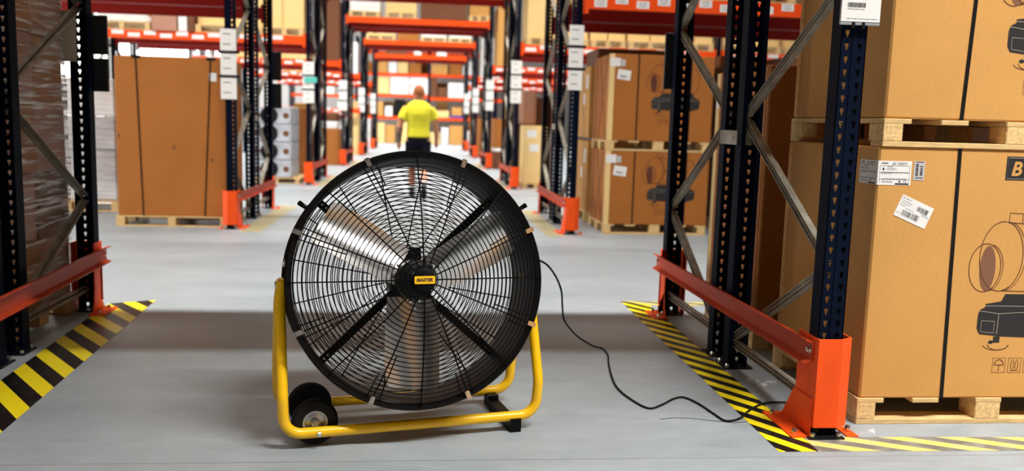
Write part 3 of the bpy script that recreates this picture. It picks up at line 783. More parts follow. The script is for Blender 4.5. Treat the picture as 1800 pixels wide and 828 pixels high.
# nearest right row, back half
pallet(1.865, 4.66, 0, 'wooden pallet under the tall shaded carton behind the nearest right stack', 1.1, .85, h=.12)
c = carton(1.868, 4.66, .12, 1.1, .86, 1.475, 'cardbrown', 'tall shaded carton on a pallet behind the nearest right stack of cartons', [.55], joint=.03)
MB().box(-.004, .0, .80, .86, 0, 1.47).box(-.004, .06, .86, .864, 0, 1.47).obj('protector_lit_edge', 'cardpale', c)  # pale strip puts the light on the rear edge into colour
MB().box(-.0055, -.004, .805, .855, 1.25, 1.38).obj('paper_label', 'paper', c)

# unseen cartons added behind the camera for the blades to reflect
for i, (x, m_) in enumerate(((-5.6, 'card'), (-4.3, 'cardbrown'), (-3.2, 'card'), (1.85, 'card'), (3.1, 'card'), (4.4, 'cardbrown'))):
    carton(x, -2.0, 0, 1.05, .9, 2.3, m_, 'unseen tall carton added behind the camera for blade reflections, %s from the left' % ('first', 'second', 'third', 'fourth', 'fifth', 'sixth')[i], group='cartons added for blade reflections')
# second row, right of the aisle: same product, weaker light painted as darker card
for k, (z, w_) in enumerate(((0.0, 'lower'), (.955, 'upper'))):
    dup(PAL, 'wooden pallet under the %s carton of the second right rack row' % w_, (2.045, 9.745, z))
    h = .842 if k == 0 else .965
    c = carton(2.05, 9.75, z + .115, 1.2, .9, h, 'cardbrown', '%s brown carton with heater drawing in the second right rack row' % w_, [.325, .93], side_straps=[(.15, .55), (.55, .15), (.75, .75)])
    MB().box(-.004, .0, 0, .06, .0, h).box(-.004, .05, -.004, .0, 0, h).obj('protector_lit_edge', 'cardpale', c)
    g = inst('art', None, c); 
    bpy.data.objects.remove(g)
    kids0 = set(c.children); heater_print(c, .006, 'brownink'); 
    for o in set(c.children) - kids0: o.location = (-.02, 0, (.0 if k == 0 else .08))
    l = MB().box(-.006, .11, -.0058, -.0045, h - .14, h - .045).obj('paper_label', 'paper', c)
    MB().box(.115, .17, -.0015, -.0003, h - .135, h - .06).obj('grey_label', 'greypaper', c)
    l = inst('tilted_label', MB().box(-.075, .075, -.0016, -.0004, -.055, .055).mesh('tilted_label', 'paper'), c, (.16, 0, h - .23), (0, math.radians(7), 0))
    b = MB(); bars(b, -.04, .04, -.03, -.008, -.0024, 12, 61 + k); stuff(b.obj('barcode', 'ink', l))
pallet(2.04, 10.95, 0, 'wooden pallet under the rear cartons of the second right rack row', parts=False)
for k, z in enumerate((.13, 1.07)):
    c = carton(2.05, 10.95, z, 1.2, .9, .9, 'card', '%s of the two plain cartons at the back of the second right rack row' % ('lower', 'upper')[k])
    MB().box(-.0015, 0, .1, .25, .62, .80).obj('paper_label', 'paper', c); MB().box(-.0015, 0, .3, .42, .42, .56).obj('paper_label', 'paper', c)
carton(2.15, 11.0, 1.975, 1.0, .8, .22, 'carddark', 'flat dark carton lying on top of the rear cartons, second right row')
pallet(3.55, 9.8, 0, 'wooden pallet under the dark cartons, second right rack row'); 
for k, (x, z, wx, h) in enumerate(((3.55, .13, 1.15, 1.0), (3.55, 1.13, .55, .85), (4.12, 1.13, .58, .95))):
    carton(x, 9.82, z, wx, .85, h, 'carddark', ('lowest broad dark carton in the second right rack row', 'dark carton, left one of the upper pair, second right rack row', 'dark carton, right one of the upper pair, second right rack row')[k])
carton(3.70, 10.9, 1.6, .5, .5, .55, 'cardbrown', 'small brown carton behind the dark upper pair, second right row'); carton(3.6, 10.9, 0, 1.1, .8, 1.6, 'cardbrown', 'tall brown carton behind the dark stack, second right row')

# second row, left of the aisle
pallet(-3.33, 9.78, 0, 'wooden pallet under the tall strapped carton, second left rack row', 1.2, .85, h=.115)
c = carton(-3.31, 9.8, .115, 1.155, .83, 1.715, 'cardbrown', 'tall brown carton with two black straps, second left rack row', [(.222, .265), (1.0, .915)])
MB().cbox(.18, .27, -.006, .03, 1.69, 1.722, .003).obj('strap_corner', 'strap', c); MB().cbox(.955, 1.05, -.006, .03, 1.69, 1.722, .003).obj('strap_corner', 'strap', c)
MB().box(.98, 1.06, -.0016, -.0004, 1.47, 1.56).obj('paper_label', 'paper', c)
b = MB()
for x, z in ((1.0, .62), (.03, .86), (.6, .75)): ink_fill(b, ell(x, z, .014, .025, n=12), -.001)
stuff(b.obj('stains', 'carddark', c))
pallet(-4.95, 11.15, 0, 'dark wooden pallet under the film-wrapped load behind the tall strapped carton', 1.2, .85)
for k, (z, h, m_) in enumerate(((.13, .62, 'wrapgrey'), (.76, .40, 'wrapgrey'), (1.17, .45, 'wrapwhite'))):
    tag(MB().cbox(0, 1.18, 0, .83, 0, h, .03).obj('wrapped_bundle', m_, None, (-4.94, 11.16, z)), ('lowest grey', 'middle grey', 'topmost white')[k] + ' film-wrapped bundle left of the tall strapped carton', 'bundle', 'film wrapped bundles')

# nearest left row, back half: a film-wrapped pallet of dusty cartons
t = pallet(-3.16, 4.70, 0, 'wooden pallet under the film-wrapped cartons, nearest left rack', 1.02, .86, h=.12)
idx = 0
for lv in range(5):
    z = .12 + lv * .385
    for cx in range(2):
        for cy in range(2):
            idx += 1
            x = -3.14 + cx * .49; y = 4.72 + cy * .415
            j = random.uniform(-.008, .008)
            carton(x + j, y + j * .5, z, .48, .41, .38, ('cardpink', 'cardbrown', 'cardpink', 'carddark')[(lv + cx + cy) % 4 if lv % 2 else (cx + 2 * cy) % 3],
                   'dusty carton under stretch film, %s layer, %s %s of its layer' % (('lowest', 'second', 'third', 'fourth', 'topmost')[lv], ('front', 'back')[cy], ('left', 'right')[cx]), group='cartons in the film-wrapped load')
b = MB(); n = 14; rings = []
rnd = random.Random(12)
for k in range(n + 1):
    z = .10 + k * (1.98 / n); a = []
    base = [(-3.30, 4.69), (-2.80, 4.685), (-2.31, 4.69), (-2.285, 4.72), (-2.285, 4.95), (-2.285, 5.15), (-2.285, 5.35), (-2.285, 5.52), (-2.31, 5.56), (-2.8, 5.565), (-3.30, 5.56), (-3.31, 5.1)]
    for x, y in base: a.append((x + rnd.uniform(-.012, .012), y + rnd.uniform(-.012, .012), z))
    rings.append(a)
b.loft(rings, caps=False)
o = b.obj('stretch_film', 'film', None, (.14, 0, 0), smooth=True)
sm = o.modifiers.new('thickness', 'SOLIDIFY'); sm.thickness = .001
tag(o, 'crinkled clear stretch film round the dusty cartons, nearest left rack', 'stretch film')

# third row, left: rolls and cartons
pallet(-3.12, 16.3, 0, 'pallet under the grey crates, third left rack row', .85, 1.1, h=.1)
for lv in range(4):
    tt = thing('grey_crate', 'grey crate with a black round opening, %s layer, third left rack row' % ('lowest', 'second', 'third', 'topmost')[lv], 'crate', (-3.10, 16.32, .10 + .325 * lv), group='stacked grey crates')
    MB().cbox(0, .67, 0, .95, 0, .32, .02).obj('body', 'rollbody', tt)
    MB().lathe([(0, -.006), (.10, -.006), (.152, -.012), (.157, -.006), (.157, .0)], 28, 'y', (.27, 0, .16)).obj('round_opening', 'strap', tt)
    MB().lathe([(0, -.02), (.03, -.02), (.034, -.012), (.034, -.004)], 12, 'y', (.27, 0, .16)).obj('core', 'galv', tt)
    MB().lathe([(0, -.004), (.05, -.004), (.055, 0)], 16, 'y', (.57, 0, .16)).obj('side_opening', 'carddark', tt)
    MB().lathe([(0, -.004), (.05, -.004), (.055, 0)], 16, 'y', (.06, 0, .16)).obj('side_opening', 'carddark', tt)
carton(-2.78, 18.6, 0, .5, .7, 1.38, 'cardbrown', 'brown carton standing behind the grey crates, third left row')
carton(-2.72, 18.6, 1.38, .3, .5, .12, 'card', 'small flat carton on the brown carton behind the grey crates')
# third row left, upper level
zl = 2.64
pallet(-2.83, 16.1, zl, 'pallet on the third left beam under two cream cartons', .68, .9)
carton(-2.82, 16.12, zl + .13, .27, .8, 1.05, 'cardpale', 'cream carton on the third left beam, left of the pair')
carton(-2.54, 16.12, zl + .13, .37, .8, 1.05, 'cardpale', 'cream carton on the third left beam, right of the pair')
MB().box(0, .03, 0, .8, 0, 1.0)
pallet(-5.72, 16.1, zl, 'pallet on the third left beam under the white wrapped load', .95, .9)
tag(MB().cbox(0, .93, 0, .85, 0, .75, .03).obj('wrapped_bundle', 'wrapwhite', None, (-5.71, 16.12, zl + .13)), 'white film-wrapped load on the third left beam', 'bundle')
carton(-4.75, 16.1, zl, .42, .8, .5, 'cardpink', 'brown carton on the third left beam beside the white load')
o = MB().cbox(0, .55, 0, .04, 0, .03, .002).obj('board', 'cardbrown', None, (-4.82, 15.985, zl + .245), (0, .42, 0)); tag(o, 'brown board leaning beside the white wrapped load on the third left beam', 'board')
tag(MB().cbox(0, .15, 0, 1.22, 0, .55, .01).obj('wrapped_bundle', 'wrapwhite', None, (-4.31, 16.0, zl)), 'narrow white bundle on the third left beam', 'bundle')
carton(-4.14, 16.1, zl, .10, .6, .6, 'carddark', 'narrow dark carton on the third left beam')
pallet(-4.02, 16.1, zl, 'pallet under a cream carton on the third left beam, middle', 1.15, .9)
carton(-4.01, 16.12, zl + .13, 1.12, .85, .62, 'cardpale', 'low cream carton on the third left beam, middle')
# third row right
pallet(1.83, 16.28, 0, 'pallet under the pale carton with two white labels, third right row', .55, .8, h=.1)
c = carton(1.84, 16.3, .1, .47, .75, 1.08, 'cardpale', 'pale carton with two white labels, third right rack row', [.44])
MB().box(.05, .24, -.0016, -.0004, .86, 1.0).obj('paper_label', 'paper', c); MB().box(.11, .29, -.0016, -.0004, .60, .74).obj('paper_label', 'paper', c)
carton(1.80, 17.6, 0, .75, .8, 1.75, 'carddark', 'dark brown carton behind the pale carton, third right row')
tag(MB().cbox(0, .3, 0, .7, 0, .65, .04).obj('wrapped_bundle', 'cardpink', None, (1.82, 16.75, 1.2)), 'dusty wrapped bundle above the pale carton, third right row', 'bundle')
pallet(1.80, 16.1, zl, 'pallet on the third right beam under the cream carton by the post', .62, .9)
carton(1.82, 16.12, zl + .13, .55, .85, 1.1, 'cardpale', 'tall cream carton on the third right beam beside the post')
pallet(2.45, 16.1, zl, 'pallet on the third right beam, second from the post', .5, .9)
carton(2.46, 16.12, zl + .13, .48, .85, .9, 'cardpale', 'cream carton on the third right beam, second from the post')
for k, (xa, xb) in enumerate(((2.99, 3.64), (3.69, 4.53), (4.6, 5.3))):
    pallet(xa, 16.1, zl, 'pallet on the third right beam under %s cream cartons' % ('left', 'middle', 'right')[k], xb - xa, .9)
    mid = (xa + xb) / 2
    for q, (a, b_) in enumerate(((xa, mid - .01), (mid + .01, xb))):
        carton(a, 16.12, zl + .13, b_ - a, .85, .42, 'cardpale', 'low cream carton on the third right beam, %s pallet, %s one' % (('left', 'middle', 'right')[k], ('left', 'right')[q]))
# third row, second bay on the right
beam(XRO + HW, 9.1, ROWY[2] - .045, 2.64, 'beam', 'far right red beam with white shelf labels, third rack row, second bay', (.27, True))
beam(XRO + HW, 9.1, ROWY[2] + 1.13, 2.64, 'beamshade', 'far right plain red beam, third rack row, second bay')
for k, xa in enumerate((5.5, 6.7, 7.9)):
    pallet(xa, 16.1, zl, 'pallet on the far right beam, third row, %s' % ('left', 'middle', 'right')[k], 1.1, .9)
    carton(xa + .01, 16.12, zl + .13, 1.08, .85, .45, 'cardpale', 'low cream carton on the far right beam, third row, %s' % ('left', 'middle', 'right')[k])
dup(FA, 'dark perforated rack frame, third rack row, far right end of its bay, front half', (XRO, ROWY[2], 0))
# fourth row
carton(-2.70, 22.8, 0, .5, .8, .92, 'cardbrown', 'brown carton at floor level in the fourth left rack row')
tag(MB().cbox(0, .45, 0, .6, 0, .2, .03).obj('wrapped_bundle', 'wrapwhite', None, (-2.68, 22.85, .92)), 'white bundle on the brown carton, fourth left row', 'bundle')
tag(MB().cbox(0, .5, 0, .6, 0, .22, .05).obj('wrapped_bundle', 'carddark', None, (-2.7, 22.85, 1.12)), 'dark bundle on the white bundle, fourth left row', 'bundle')
carton(-2.70, 22.75, zl, .52, .9, 1.5, 'carddark', 'tall dark carton on the fourth left beam')
carton(1.80, 22.75, zl, .30, .9, 1.5, 'card', 'tall orange-brown carton on the fourth right beam')
carton(1.78, 22.8, .55, .4, .8, .75, 'cardbrown', 'brown carton, upper one in the fourth right rack row'); carton(1.78, 22.8, 0, .5, .8, .45, 'carddark', 'dark carton at floor level in the fourth right rack row')
tag(MB().cbox(0, .45, 0, .7, 0, .1, .02).obj('wrapped_bundle', 'wrapwhite', None, (1.78, 22.8, .45)), 'thin white bundle between two cartons, fourth right row', 'bundle')
# fifth row
carton(-2.45, 29.2, 0, .26, .8, 1.75, 'cardpale', 'tall pale carton standing in the fifth left rack row')
carton(1.80, 29.2, 0, .5, .8, 1.3, 'cardbrown', 'brown carton at floor level in the fifth right rack row')
carton(-2.72, 29.15, zl, .5, .8, 1.0, 'wrapwhite', 'white carton on the fifth left beam'); carton(1.82, 29.15, zl, .6, .8, 1.3, 'wrapwhite', 'white carton on the fifth right beam')
carton(-2.66, 35.5, 0, .45, .8, 1.2, 'wrapwhite', 'white carton at floor level in the sixth left rack row'); carton(1.8, 35.5, 0, .6, .8, 1.3, 'cardbrown', 'brown carton at floor level in the sixth right rack row')
carton(-3.6, 29.2, 0, 1.1, .8, 1.0, 'wrapwhite', 'broad white carton in the fifth left rack row'); carton(-3.9, 22.8, 0, 1.1, .8, .35, 'wrapwhite', 'low white carton in the fourth left rack row')
carton(-5.0, 22.8, zl, 1.1, .8, .35, 'cardpale', 'low cream carton on the fourth left beam, far end'); carton(-3.7, 22.8, zl, .9, .8, .35, 'cardpale', 'low cream carton on the fourth left beam, middle')
carton(-4.6, 29.2, zl, 1.1, .8, .4, 'cardpale', 'cream carton on the fifth left beam, far end')

# loads on the beams that bridge the aisle
zt = 3.75
def deck(y, items, row, zt=3.75, place='overhead bridge'):
    for i, (x, wx, h, m_, pal, txt) in enumerate(items):
        z = zt
        if pal:
            pallet(x, y - .02, z, 'pallet on the %s %s under %s' % (ORD[row], place, txt), wx, .95, h=.14); z += .14
        carton(x + .01, y, z, wx - .02, .9, h, m_, '%s on the %s %s' % (txt, ORD[row], place), group='loads on the overhead bridges')
Z1 = 2.64
deck(ROWY[0] + .1, [(-1.95, .85, .9, 'card', 1, 'the first brown carton'), (-1.05, .85, .9, 'cardbrown', 1, 'the second brown carton'), (-.15, .85, .9, 'card', 1, 'the third brown carton'), (.72, .82, .9, 'cardbrown', 1, 'the fourth brown carton')], 0, Z1)
deck(ROWY[0] + 1.4, [(-1.95, 1.2, .9, 'card', 1, 'the left rear carton'), (-.7, 1.1, .9, 'cardbrown', 1, 'the middle rear carton'), (.45, 1.1, .9, 'card', 1, 'the right rear carton')], 0, Z1)
for xs, nm_ in (((-5.7, -4.5, -3.3), 'left side bay'), ((1.8, 3.0, 4.2), 'right side bay')):  # unseen loads added to keep lamp light off the floor below
    deck(ROWY[0] + .1, [(x, 1.1, 1.3, ('card', 'cardbrown')[i % 2], 1, 'the added %s front carton' % ('left', 'middle', 'right')[i]) for i, x in enumerate(xs)], 0, Z1, nm_)
    deck(ROWY[0] + B_DY + .1, [(x, 1.1, 1.3, ('cardbrown', 'card')[i % 2], 1, 'the added %s rear carton' % ('left', 'middle', 'right')[i]) for i, x in enumerate(xs)], 0, Z1, nm_)
carton(3.06, 4.66, 0, 1.15, .86, 2.2, 'carddark', 'added tall dark carton deep behind the nearest right stack', group='cardboard cartons')  # added to keep the pallet gaps before it dark
for xs, nm_ in (((-5.7, -4.5, -3.3), 'left side bay'), ((1.8, 3.0, 4.2), 'right side bay')):  # more unseen loads, added to shut out light from lamps behind
    for dy, w_ in ((.1, 'front'), (B_DY + .1, 'rear')):
        deck(ROWY[1] + dy, [(x, 1.1, 1.4, ('card', 'cardbrown')[i % 2], 1, 'the added %s %s carton' % (('left', 'middle', 'right')[i], w_)) for i, x in enumerate(xs)], 1, Z1, nm_)
carton(-3.45, 3.4, 0, 1.2, .85, 2.25, 'cardbrown', 'added tall brown carton in the nearest left rack, before the film-wrapped load')  # unseen, added to block light from the left near the fan
carton(-4.55, 4.68, 0, 1.15, .85, 2.2, 'cardbrown', 'added tall brown carton in the nearest left rack, beyond the film-wrapped load')  # also added unseen, stops door light reaching the near cartons
deck(ROWY[1] + .1, [(-1.9, 1.1, .8, 'card', 1, 'a left carton'), (-.6, 1.0, .8, 'cardbrown', 1, 'a middle carton'), (.5, 1.0, .8, 'card', 1, 'a right carton')], 1)
deck(ROWY[2] + .1, [(-1.9, 1.1, .8, 'card', 1, 'a left carton'), (-.6, 1.0, .8, 'cardbrown', 1, 'a middle carton'), (.5, 1.0, .8, 'card', 1, 'a right carton')], 2)
deck(ROWY[3] + .05, [(-1.95, .78, .5, 'wrapwhite', 1, 'a white wrapped load'), (-1.05, .80, .55, 'cardpale', 1, 'a cream load'), (-.18, 1.2, .85, 'carddark', 0, 'a dark load'), (1.06, .42 + .12, .75, 'card', 1, 'an orange-brown carton')], 3)
deck(ROWY[4] + .05, [(-1.95, .95, .07, 'cardpale', 1, 'a flat cream load'), (-.95, .7, .30, 'cardbrown', 0, 'a brown carton'), (-.2, .85, .16, 'wrapwhite', 1, 'the left white load'), (.72, .75, .16, 'wrapwhite', 1, 'the right white load')], 4)
deck(ROWY[5] + .05, [(-1.6, .8, .15, 'carddark', 0, 'a dark carton'), (-.5, .3, .22, 'wrapwhite', 0, 'a small white carton'), (.4, .4, .2, 'wrapwhite', 0, 'a second small white carton')], 5)

# end rack across the aisle
EY = 44.0
ex = (-6.6, -3.4, .15, 3.5, 6.8)
pm = MB().box(-.06, .06, 0, .1, 0, 5.2).mesh('end_upright', 'upright')
for i, x in enumerate(ex):
    t = thing('end_rack_frame', 'navy post of the rack across the far end, %s from the left' % ORD[i].replace('nearest', 'first'), 'rack frame', (x, EY, 0), group='end rack posts')
    inst('upright', pm, t); inst('upright', pm, t, (0, 1.0, 0))
for i in range(4):
    for z in (1.33, 2.32 if i != 1 else 2.42, 3.45, 4.5):
        beam(ex[i] + .06, ex[i + 1] - .06, EY - .03, z, 'beam', 'orange beam of the end rack, %s bay, %s level' % (ORD[i].replace('nearest', 'first'), {1.33: 'lowest', 2.32: 'second', 2.42: 'second', 3.45: 'third', 4.5: 'top'}[z]))
        shelf = MB().box(0, ex[i + 1] - ex[i] - .13, .03, 2.05, -.03, 0).obj('shelf_board', 'card', None, (ex[i] + .065, EY - .03, z)); tag(shelf, 'chipboard shelf of the end rack, %s bay, %s level' % (ORD[i].replace('nearest', 'first'), {1.33: 'lowest', 2.32: 'second', 2.42: 'second', 3.45: 'third', 4.5: 'top'}[z]), 'shelf', 'end rack shelves')
er = random.Random(23)
matn = {'card': 'tan', 'cardbrown': 'brown', 'cardpale': 'cream', 'carddark': 'dark', 'wrapwhite': 'white', 'bluebin': 'blue', 'rail': 'red', 'strap': 'black'}
end_items = [  # x, z, w, h, material
 (-2.55, 0, .55, 1.0, 'cardpale'), (-1.95, 0, .45, .9, 'card'), (-1.4, 0, .7, 1.05, 'cardpale'), (-.6, 0, .6, .8, 'cardbrown'), (.25, 0, .5, .6, 'cardpale'), (.8, 0, .35, .85, 'wrapwhite'), (1.2, 0, .7, .95, 'card'), (1.95, 0, .4, .7, 'wrapwhite'),
 (-2.6, 1.33, .5, .7, 'card'), (-2.0, 1.33, .35, .5, 'wrapwhite'), (-1.55, 1.33, .5, .85, 'strap'), (-1.0, 1.33, .6, .4, 'cardbrown'), (-.3, 1.33, .35, .6, 'wrapwhite'), (.25, 1.33, .9, .35, 'cardpale'), (1.2, 1.33, .75, .12, 'bluebin'), (1.3, 1.45, .5, .4, 'card'), (2.0, 1.33, .4, .5, 'carddark'),
 (-2.6, 2.42, .8, .86, 'cardpale'), (-1.75, 2.42, .9, .9, 'wrapwhite'), (-.8, 2.42, .9, .92, 'wrapwhite'), (.25, 2.32, .3, .95, 'carddark'), (.6, 2.32, .45, .5, 'carddark'), (1.1, 2.32, .85, .75, 'wrapwhite'), (2.0, 2.32, .45, .8, 'wrapwhite'),
 (-2.5, 3.45, .6, .8, 'card'), (-1.85, 3.45, .4, .65, 'wrapwhite'), (-1.4, 3.45, .5, .8, 'cardpale'), (-.85, 3.45, .6, .5, 'cardbrown'), (.25, 3.45, .8, .5, 'card'), (1.15, 3.45, .6, .75, 'cardbrown'), (1.8, 3.45, .5, .7, 'wrapwhite'),
 (-5.5, 0, 1.0, 1.0, 'card'), (-4.3, 1.33, .8, .7, 'wrapwhite'), (-5.4, 2.32, .9, .8, 'wrapwhite'), (3.8, 0, 1.0, 1.0, 'card'), (4.0, 1.33, .9, .7, 'cardpale'), (4.2, 2.32, .9, .8, 'cardbrown'),
]
lvn = {0: 'floor level', 1.33: 'lowest beam', 1.45: 'blue tray', 2.32: 'second beam', 2.42: 'second beam', 3.45: 'third beam'}
seen = {}
for x, z, wx, h, m_ in end_items:
    key = (lvn[z], matn[m_]); seen[key] = seen.get(key, 0) + 1
    nth = ('first', 'next', 'third', 'fourth', 'fifth')[seen[key] - 1]
    carton(x, EY + .02, z, wx, .8, h, m_, '%s end-rack box on the %s, %s of that colour there' % (matn[m_], lvn[z], nth), group='boxes in the end rack')

for lv, (z, h) in enumerate(((0, 1.05), (1.33, .85), (2.32, .9), (3.45, .9))):
    for k in range(7):
        wx = er.uniform(.5, .72); hh = h * er.uniform(.6, 1); zz = z if z != 2.32 or k >= 4 else 2.42
        carton(-2.95 + .80 * k if k < 4 else -2.65 + .80 * k, EY + 1.05, zz, wx, .85, min(hh, .78) if z == 2.32 else hh, er.choice(('card', 'cardbrown', 'cardbrown', 'carddark', 'cardpale', 'wrapwhite')), 'box deep at the back of the end rack, %s level, %s from the left' % (('floor', 'lowest', 'second', 'third')[lv], ('first', 'second', 'third', 'fourth', 'fifth', 'sixth', 'seventh')[k]), group='boxes at the back of the end rack')

# ------------------------------------------------------------------ the fan
def fillet(pts, rad, n=8):
    pts = [Vector(p) for p in pts]; out = [pts[0]]
    for a, p, c in zip(pts, pts[1:], pts[2:]):
        d0 = (a - p).normalized(); d1 = (c - p).normalized(); ang = d0.angle(d1); L = min(rad / math.tan(ang / 2), (a - p).length * .48, (c - p).length * .48)
        rr = L * math.tan(ang / 2); ctr = p + (d0 + d1).normalized() * (rr / math.sin(ang / 2)); p0, p1 = p + d0 * L, p + d1 * L
        v0, v1 = p0 - ctr, p1 - ctr
        for i in range(n + 1): out.append(ctr + v0.normalized().slerp(v1.normalized(), i / n) * rr)
    out.append(pts[-1]); return out
FAN = thing('drum_fan', 'large black drum fan with metal blades on a yellow wheeled frame', 'fan', (-.055, 3.475, 0), (0, 0, math.radians(12.6)))
HALF = .507
for s, nm in ((-1, 'front'), (1, 'rear')):
    yb = -.165 if s < 0 else .185
    pts = [(-HALF + .01, .018 * s, .615), (-HALF, .035 * s, .53), (-HALF, yb, .20), (-HALF + .005, yb, .060), (HALF - .01, yb, .060), (HALF, yb, .20), (HALF, .035 * s, .53), (HALF - .01, .018 * s, .615)]
    MB().tube(fillet(pts, .105, 9), .0205, 14).obj('tube_frame', 'yellow', FAN, smooth=True)
for s in (-1, 1):
    b = MB().prism([(-.030, .50), (.030, .50), (.024, .625), (-.024, .625)], *sorted((s * (HALF - .016), s * (HALF + .002))), 'x'); b.obj('pivot_plate', 'yellow', FAN)
    k = MB().lathe([(0, .014), (.008, .014), (.012, .008), (.012, 0), (.018, 0), (.018, -.003)] if s > 0 else [(0, -.014), (.008, -.014), (.012, -.008), (.012, 0), (.018, 0), (.018, .003)], 10, 'x', (s * (HALF + .004), 0, .605)); k.obj('pivot_bolt', 'bolt', FAN)
    # bolt through the tube at the wheel
for s in (-1, 1):
    yw = -.120 if s < 0 else .092
    W = MB().lathe([(.046, -.020), (.060, -.024), (.080, -.022), (.0875, -.012), (.0885, 0), (.0875, .012), (.080, .022), (.060, .024), (.046, .020)], 36, 'y', (-.385, yw, .0885)).obj('wheel', 'rubber', FAN, smooth=True)
    MB().lathe([(0, -.020), (.015, -.022), (.018, -.012), (.036, -.008), (.040, -.020), (.047, -.021), (.047, .021), (.040, .020), (.036, .008), (.018, .012), (0, .02)], 28, 'y', (-.385, yw, .0885)).obj('hub_cap', mat('hub_steel', (.45, .45, .44), .3, .9) if s < 0 else 'hub_dark' if 'hub_dark' in M else 'strap', W, smooth=True)
    MB().lathe([(0, -.026), (.006, -.026), (.010, -.022), (.010, 0)], 8, 'y', (-.375, -.178, .062)).obj('axle_nut', 'bolt', FAN) if s < 0 else None
MB().tube([(-.385, -.15, .0885), (-.385, .15, .0885)], .010, 10).obj('axle', 'galv', FAN)
b = MB().box(.385, .43, -.19, .19, 0.0, .036).box(.385, .43, -.19, -.12, .036, .055).box(.385, .43, .12, .19, .036, .055); b.obj('foot_bar', 'fanblack', FAN)

HR = .475; HD = .34
HEAD = inst('fan_drum', None, FAN)
TILT = math.radians(-10.0)
bpy.data.objects.remove(HEAD)
# head parts are placed in a frame whose origin is the pivot; local -y is the front
Rt = Matrix.Translation((.006, 0, .607)) @ Matrix.Rotation(math.radians(-1.8), 4, 'Z') @ Matrix.Rotation(TILT, 4, 'X')
def head(b, name, m_, parent=FAN, smooth=False):
    q = MB(); q.v = [tuple(Rt @ Vector(v)) for v in b.v]; q.f = b.f
    return q.obj(name, m_, parent, smooth=smooth)
yf, yr = -.17, .17
prof = [(HR, yf), (HR + .020, yf - .004), (HR + .025, yf + .006), (HR + .020, yf + .018), (HR + .004, yf + .024), (HR + .004, yf + .08), (HR + .010, yf + .09), (HR + .004, yf + .10), (HR + .004, yr - .10), (HR + .010, yr - .09), (HR + .004, yr - .08),
        (HR + .004, yr - .024), (HR + .020, yr - .018), (HR + .025, yr - .006), (HR + .020, yr + .004), (HR, yr), (HR - .002, yr - .01), (HR - .002, yf + .01)]
drum = head(MB().lathe(prof, 96, 'y', close=True), 'drum', 'fanblack', smooth=True)
def dome(R, depth): return depth * (1 - (R / HR) ** 2.2)
NR = 25
for nm, y0, sg, dp, Rin in (('front_grille', yf - .002, -1, .115, .052), ('rear_grille', yr + .002, 1, .075, .06)):
    b = MB()
    for i in range(NR):
        R = Rin + (HR - .004 - Rin) * (i / (NR - 1)); b.ring(R, .0021, y0 + sg * dome(R, dp), 84, 5)
    g = stuff(head(b, nm, 'wire', smooth=True))
    ns = 16
    for k in range(ns):
        a = 2 * PI * k / ns + (PI / 16 if sg > 0 else 0) ; pts = []
        for j in range(9):
            R = .045 + (HR + .012 - .045) * j / 8; pts.append((R * math.cos(a), y0 + sg * (dome(min(R, HR), dp) + .003), R * math.sin(a)))
        head(MB().tube(pts, .0027, 6), 'spoke', 'wire', g, smooth=True)
    if sg < 0:
        for k in range(8):
            a0 = 2 * PI * k / 8 + PI / 8
            for da in (-.05, .05):
                a = a0 + da; pts = []
                for j in range(4):
                    R = HR * .62 + (HR * .39) * j / 3 if da > 0 else HR * .80 + HR * .21 * j / 3; pts.append((R * math.cos(a), y0 + sg * (dome(min(R, HR), dp) + .003), R * math.sin(a)))
                head(MB().tube(pts, .0024, 6), 'short_spoke', 'wire', g, smooth=True)
# clips round the rim
for k in range(8):
    a = 2 * PI * k / 8 + PI / 8
    mm = Matrix.Rotation(-a, 4, 'Y')
    b = MB().box(HR - .002, HR + .026, yf - .011, yf - .004, -.009, .009).box(HR + .022, HR + .029, yf - .011, yf + .02, -.008, .008).box(HR - .006, HR + .010, yf - .020, yf - .012, -.006, .006)
    b.v = [tuple(mm @ Vector(v)) for v in b.v]; head(b, 'rim_clip', 'bolt')
# handles left and right on the rim
for a in (math.radians(146), math.radians(33)):
    mm = Matrix.Rotation(-a, 4, 'Y'); rr = HR + .005
    b = MB().box(rr, rr + .022, yf + .015, yf + .045, -.012, .012)
    b.tube([(rr + .015, yf + .03, 0), (rr + .036, yf + .03, .0), (rr + .052, yf + .02, .0)], [.008, .009, .010], 10)
    b.v = [tuple(mm @ Vector(v)) for v in b.v]; h_ = head(b, 'handle', 'fanblack')
# side plate and bolts where the pivot meets the drum
for s in (-1, 1):
    b = MB().box(*sorted((s * (HR + .002), s * (HR + .016))), -.05, .05, -.09, .09); pl = head(b, 'side_plate', 'fanblack')
    b = MB()
    for y, z in ((-.15, .03), (-.15, -.03), (-.03, .07), (-.03, -.07)): b.lathe([(0, .012 * s), (.008, .012 * s), (.010, .006 * s), (.010, 0)], 8, 'x', (s * (HR + .006 + (.010 if abs(y) < .1 else 0)), y, z))
    stuff(head(b, 'side_bolts', 'bolt', pl))
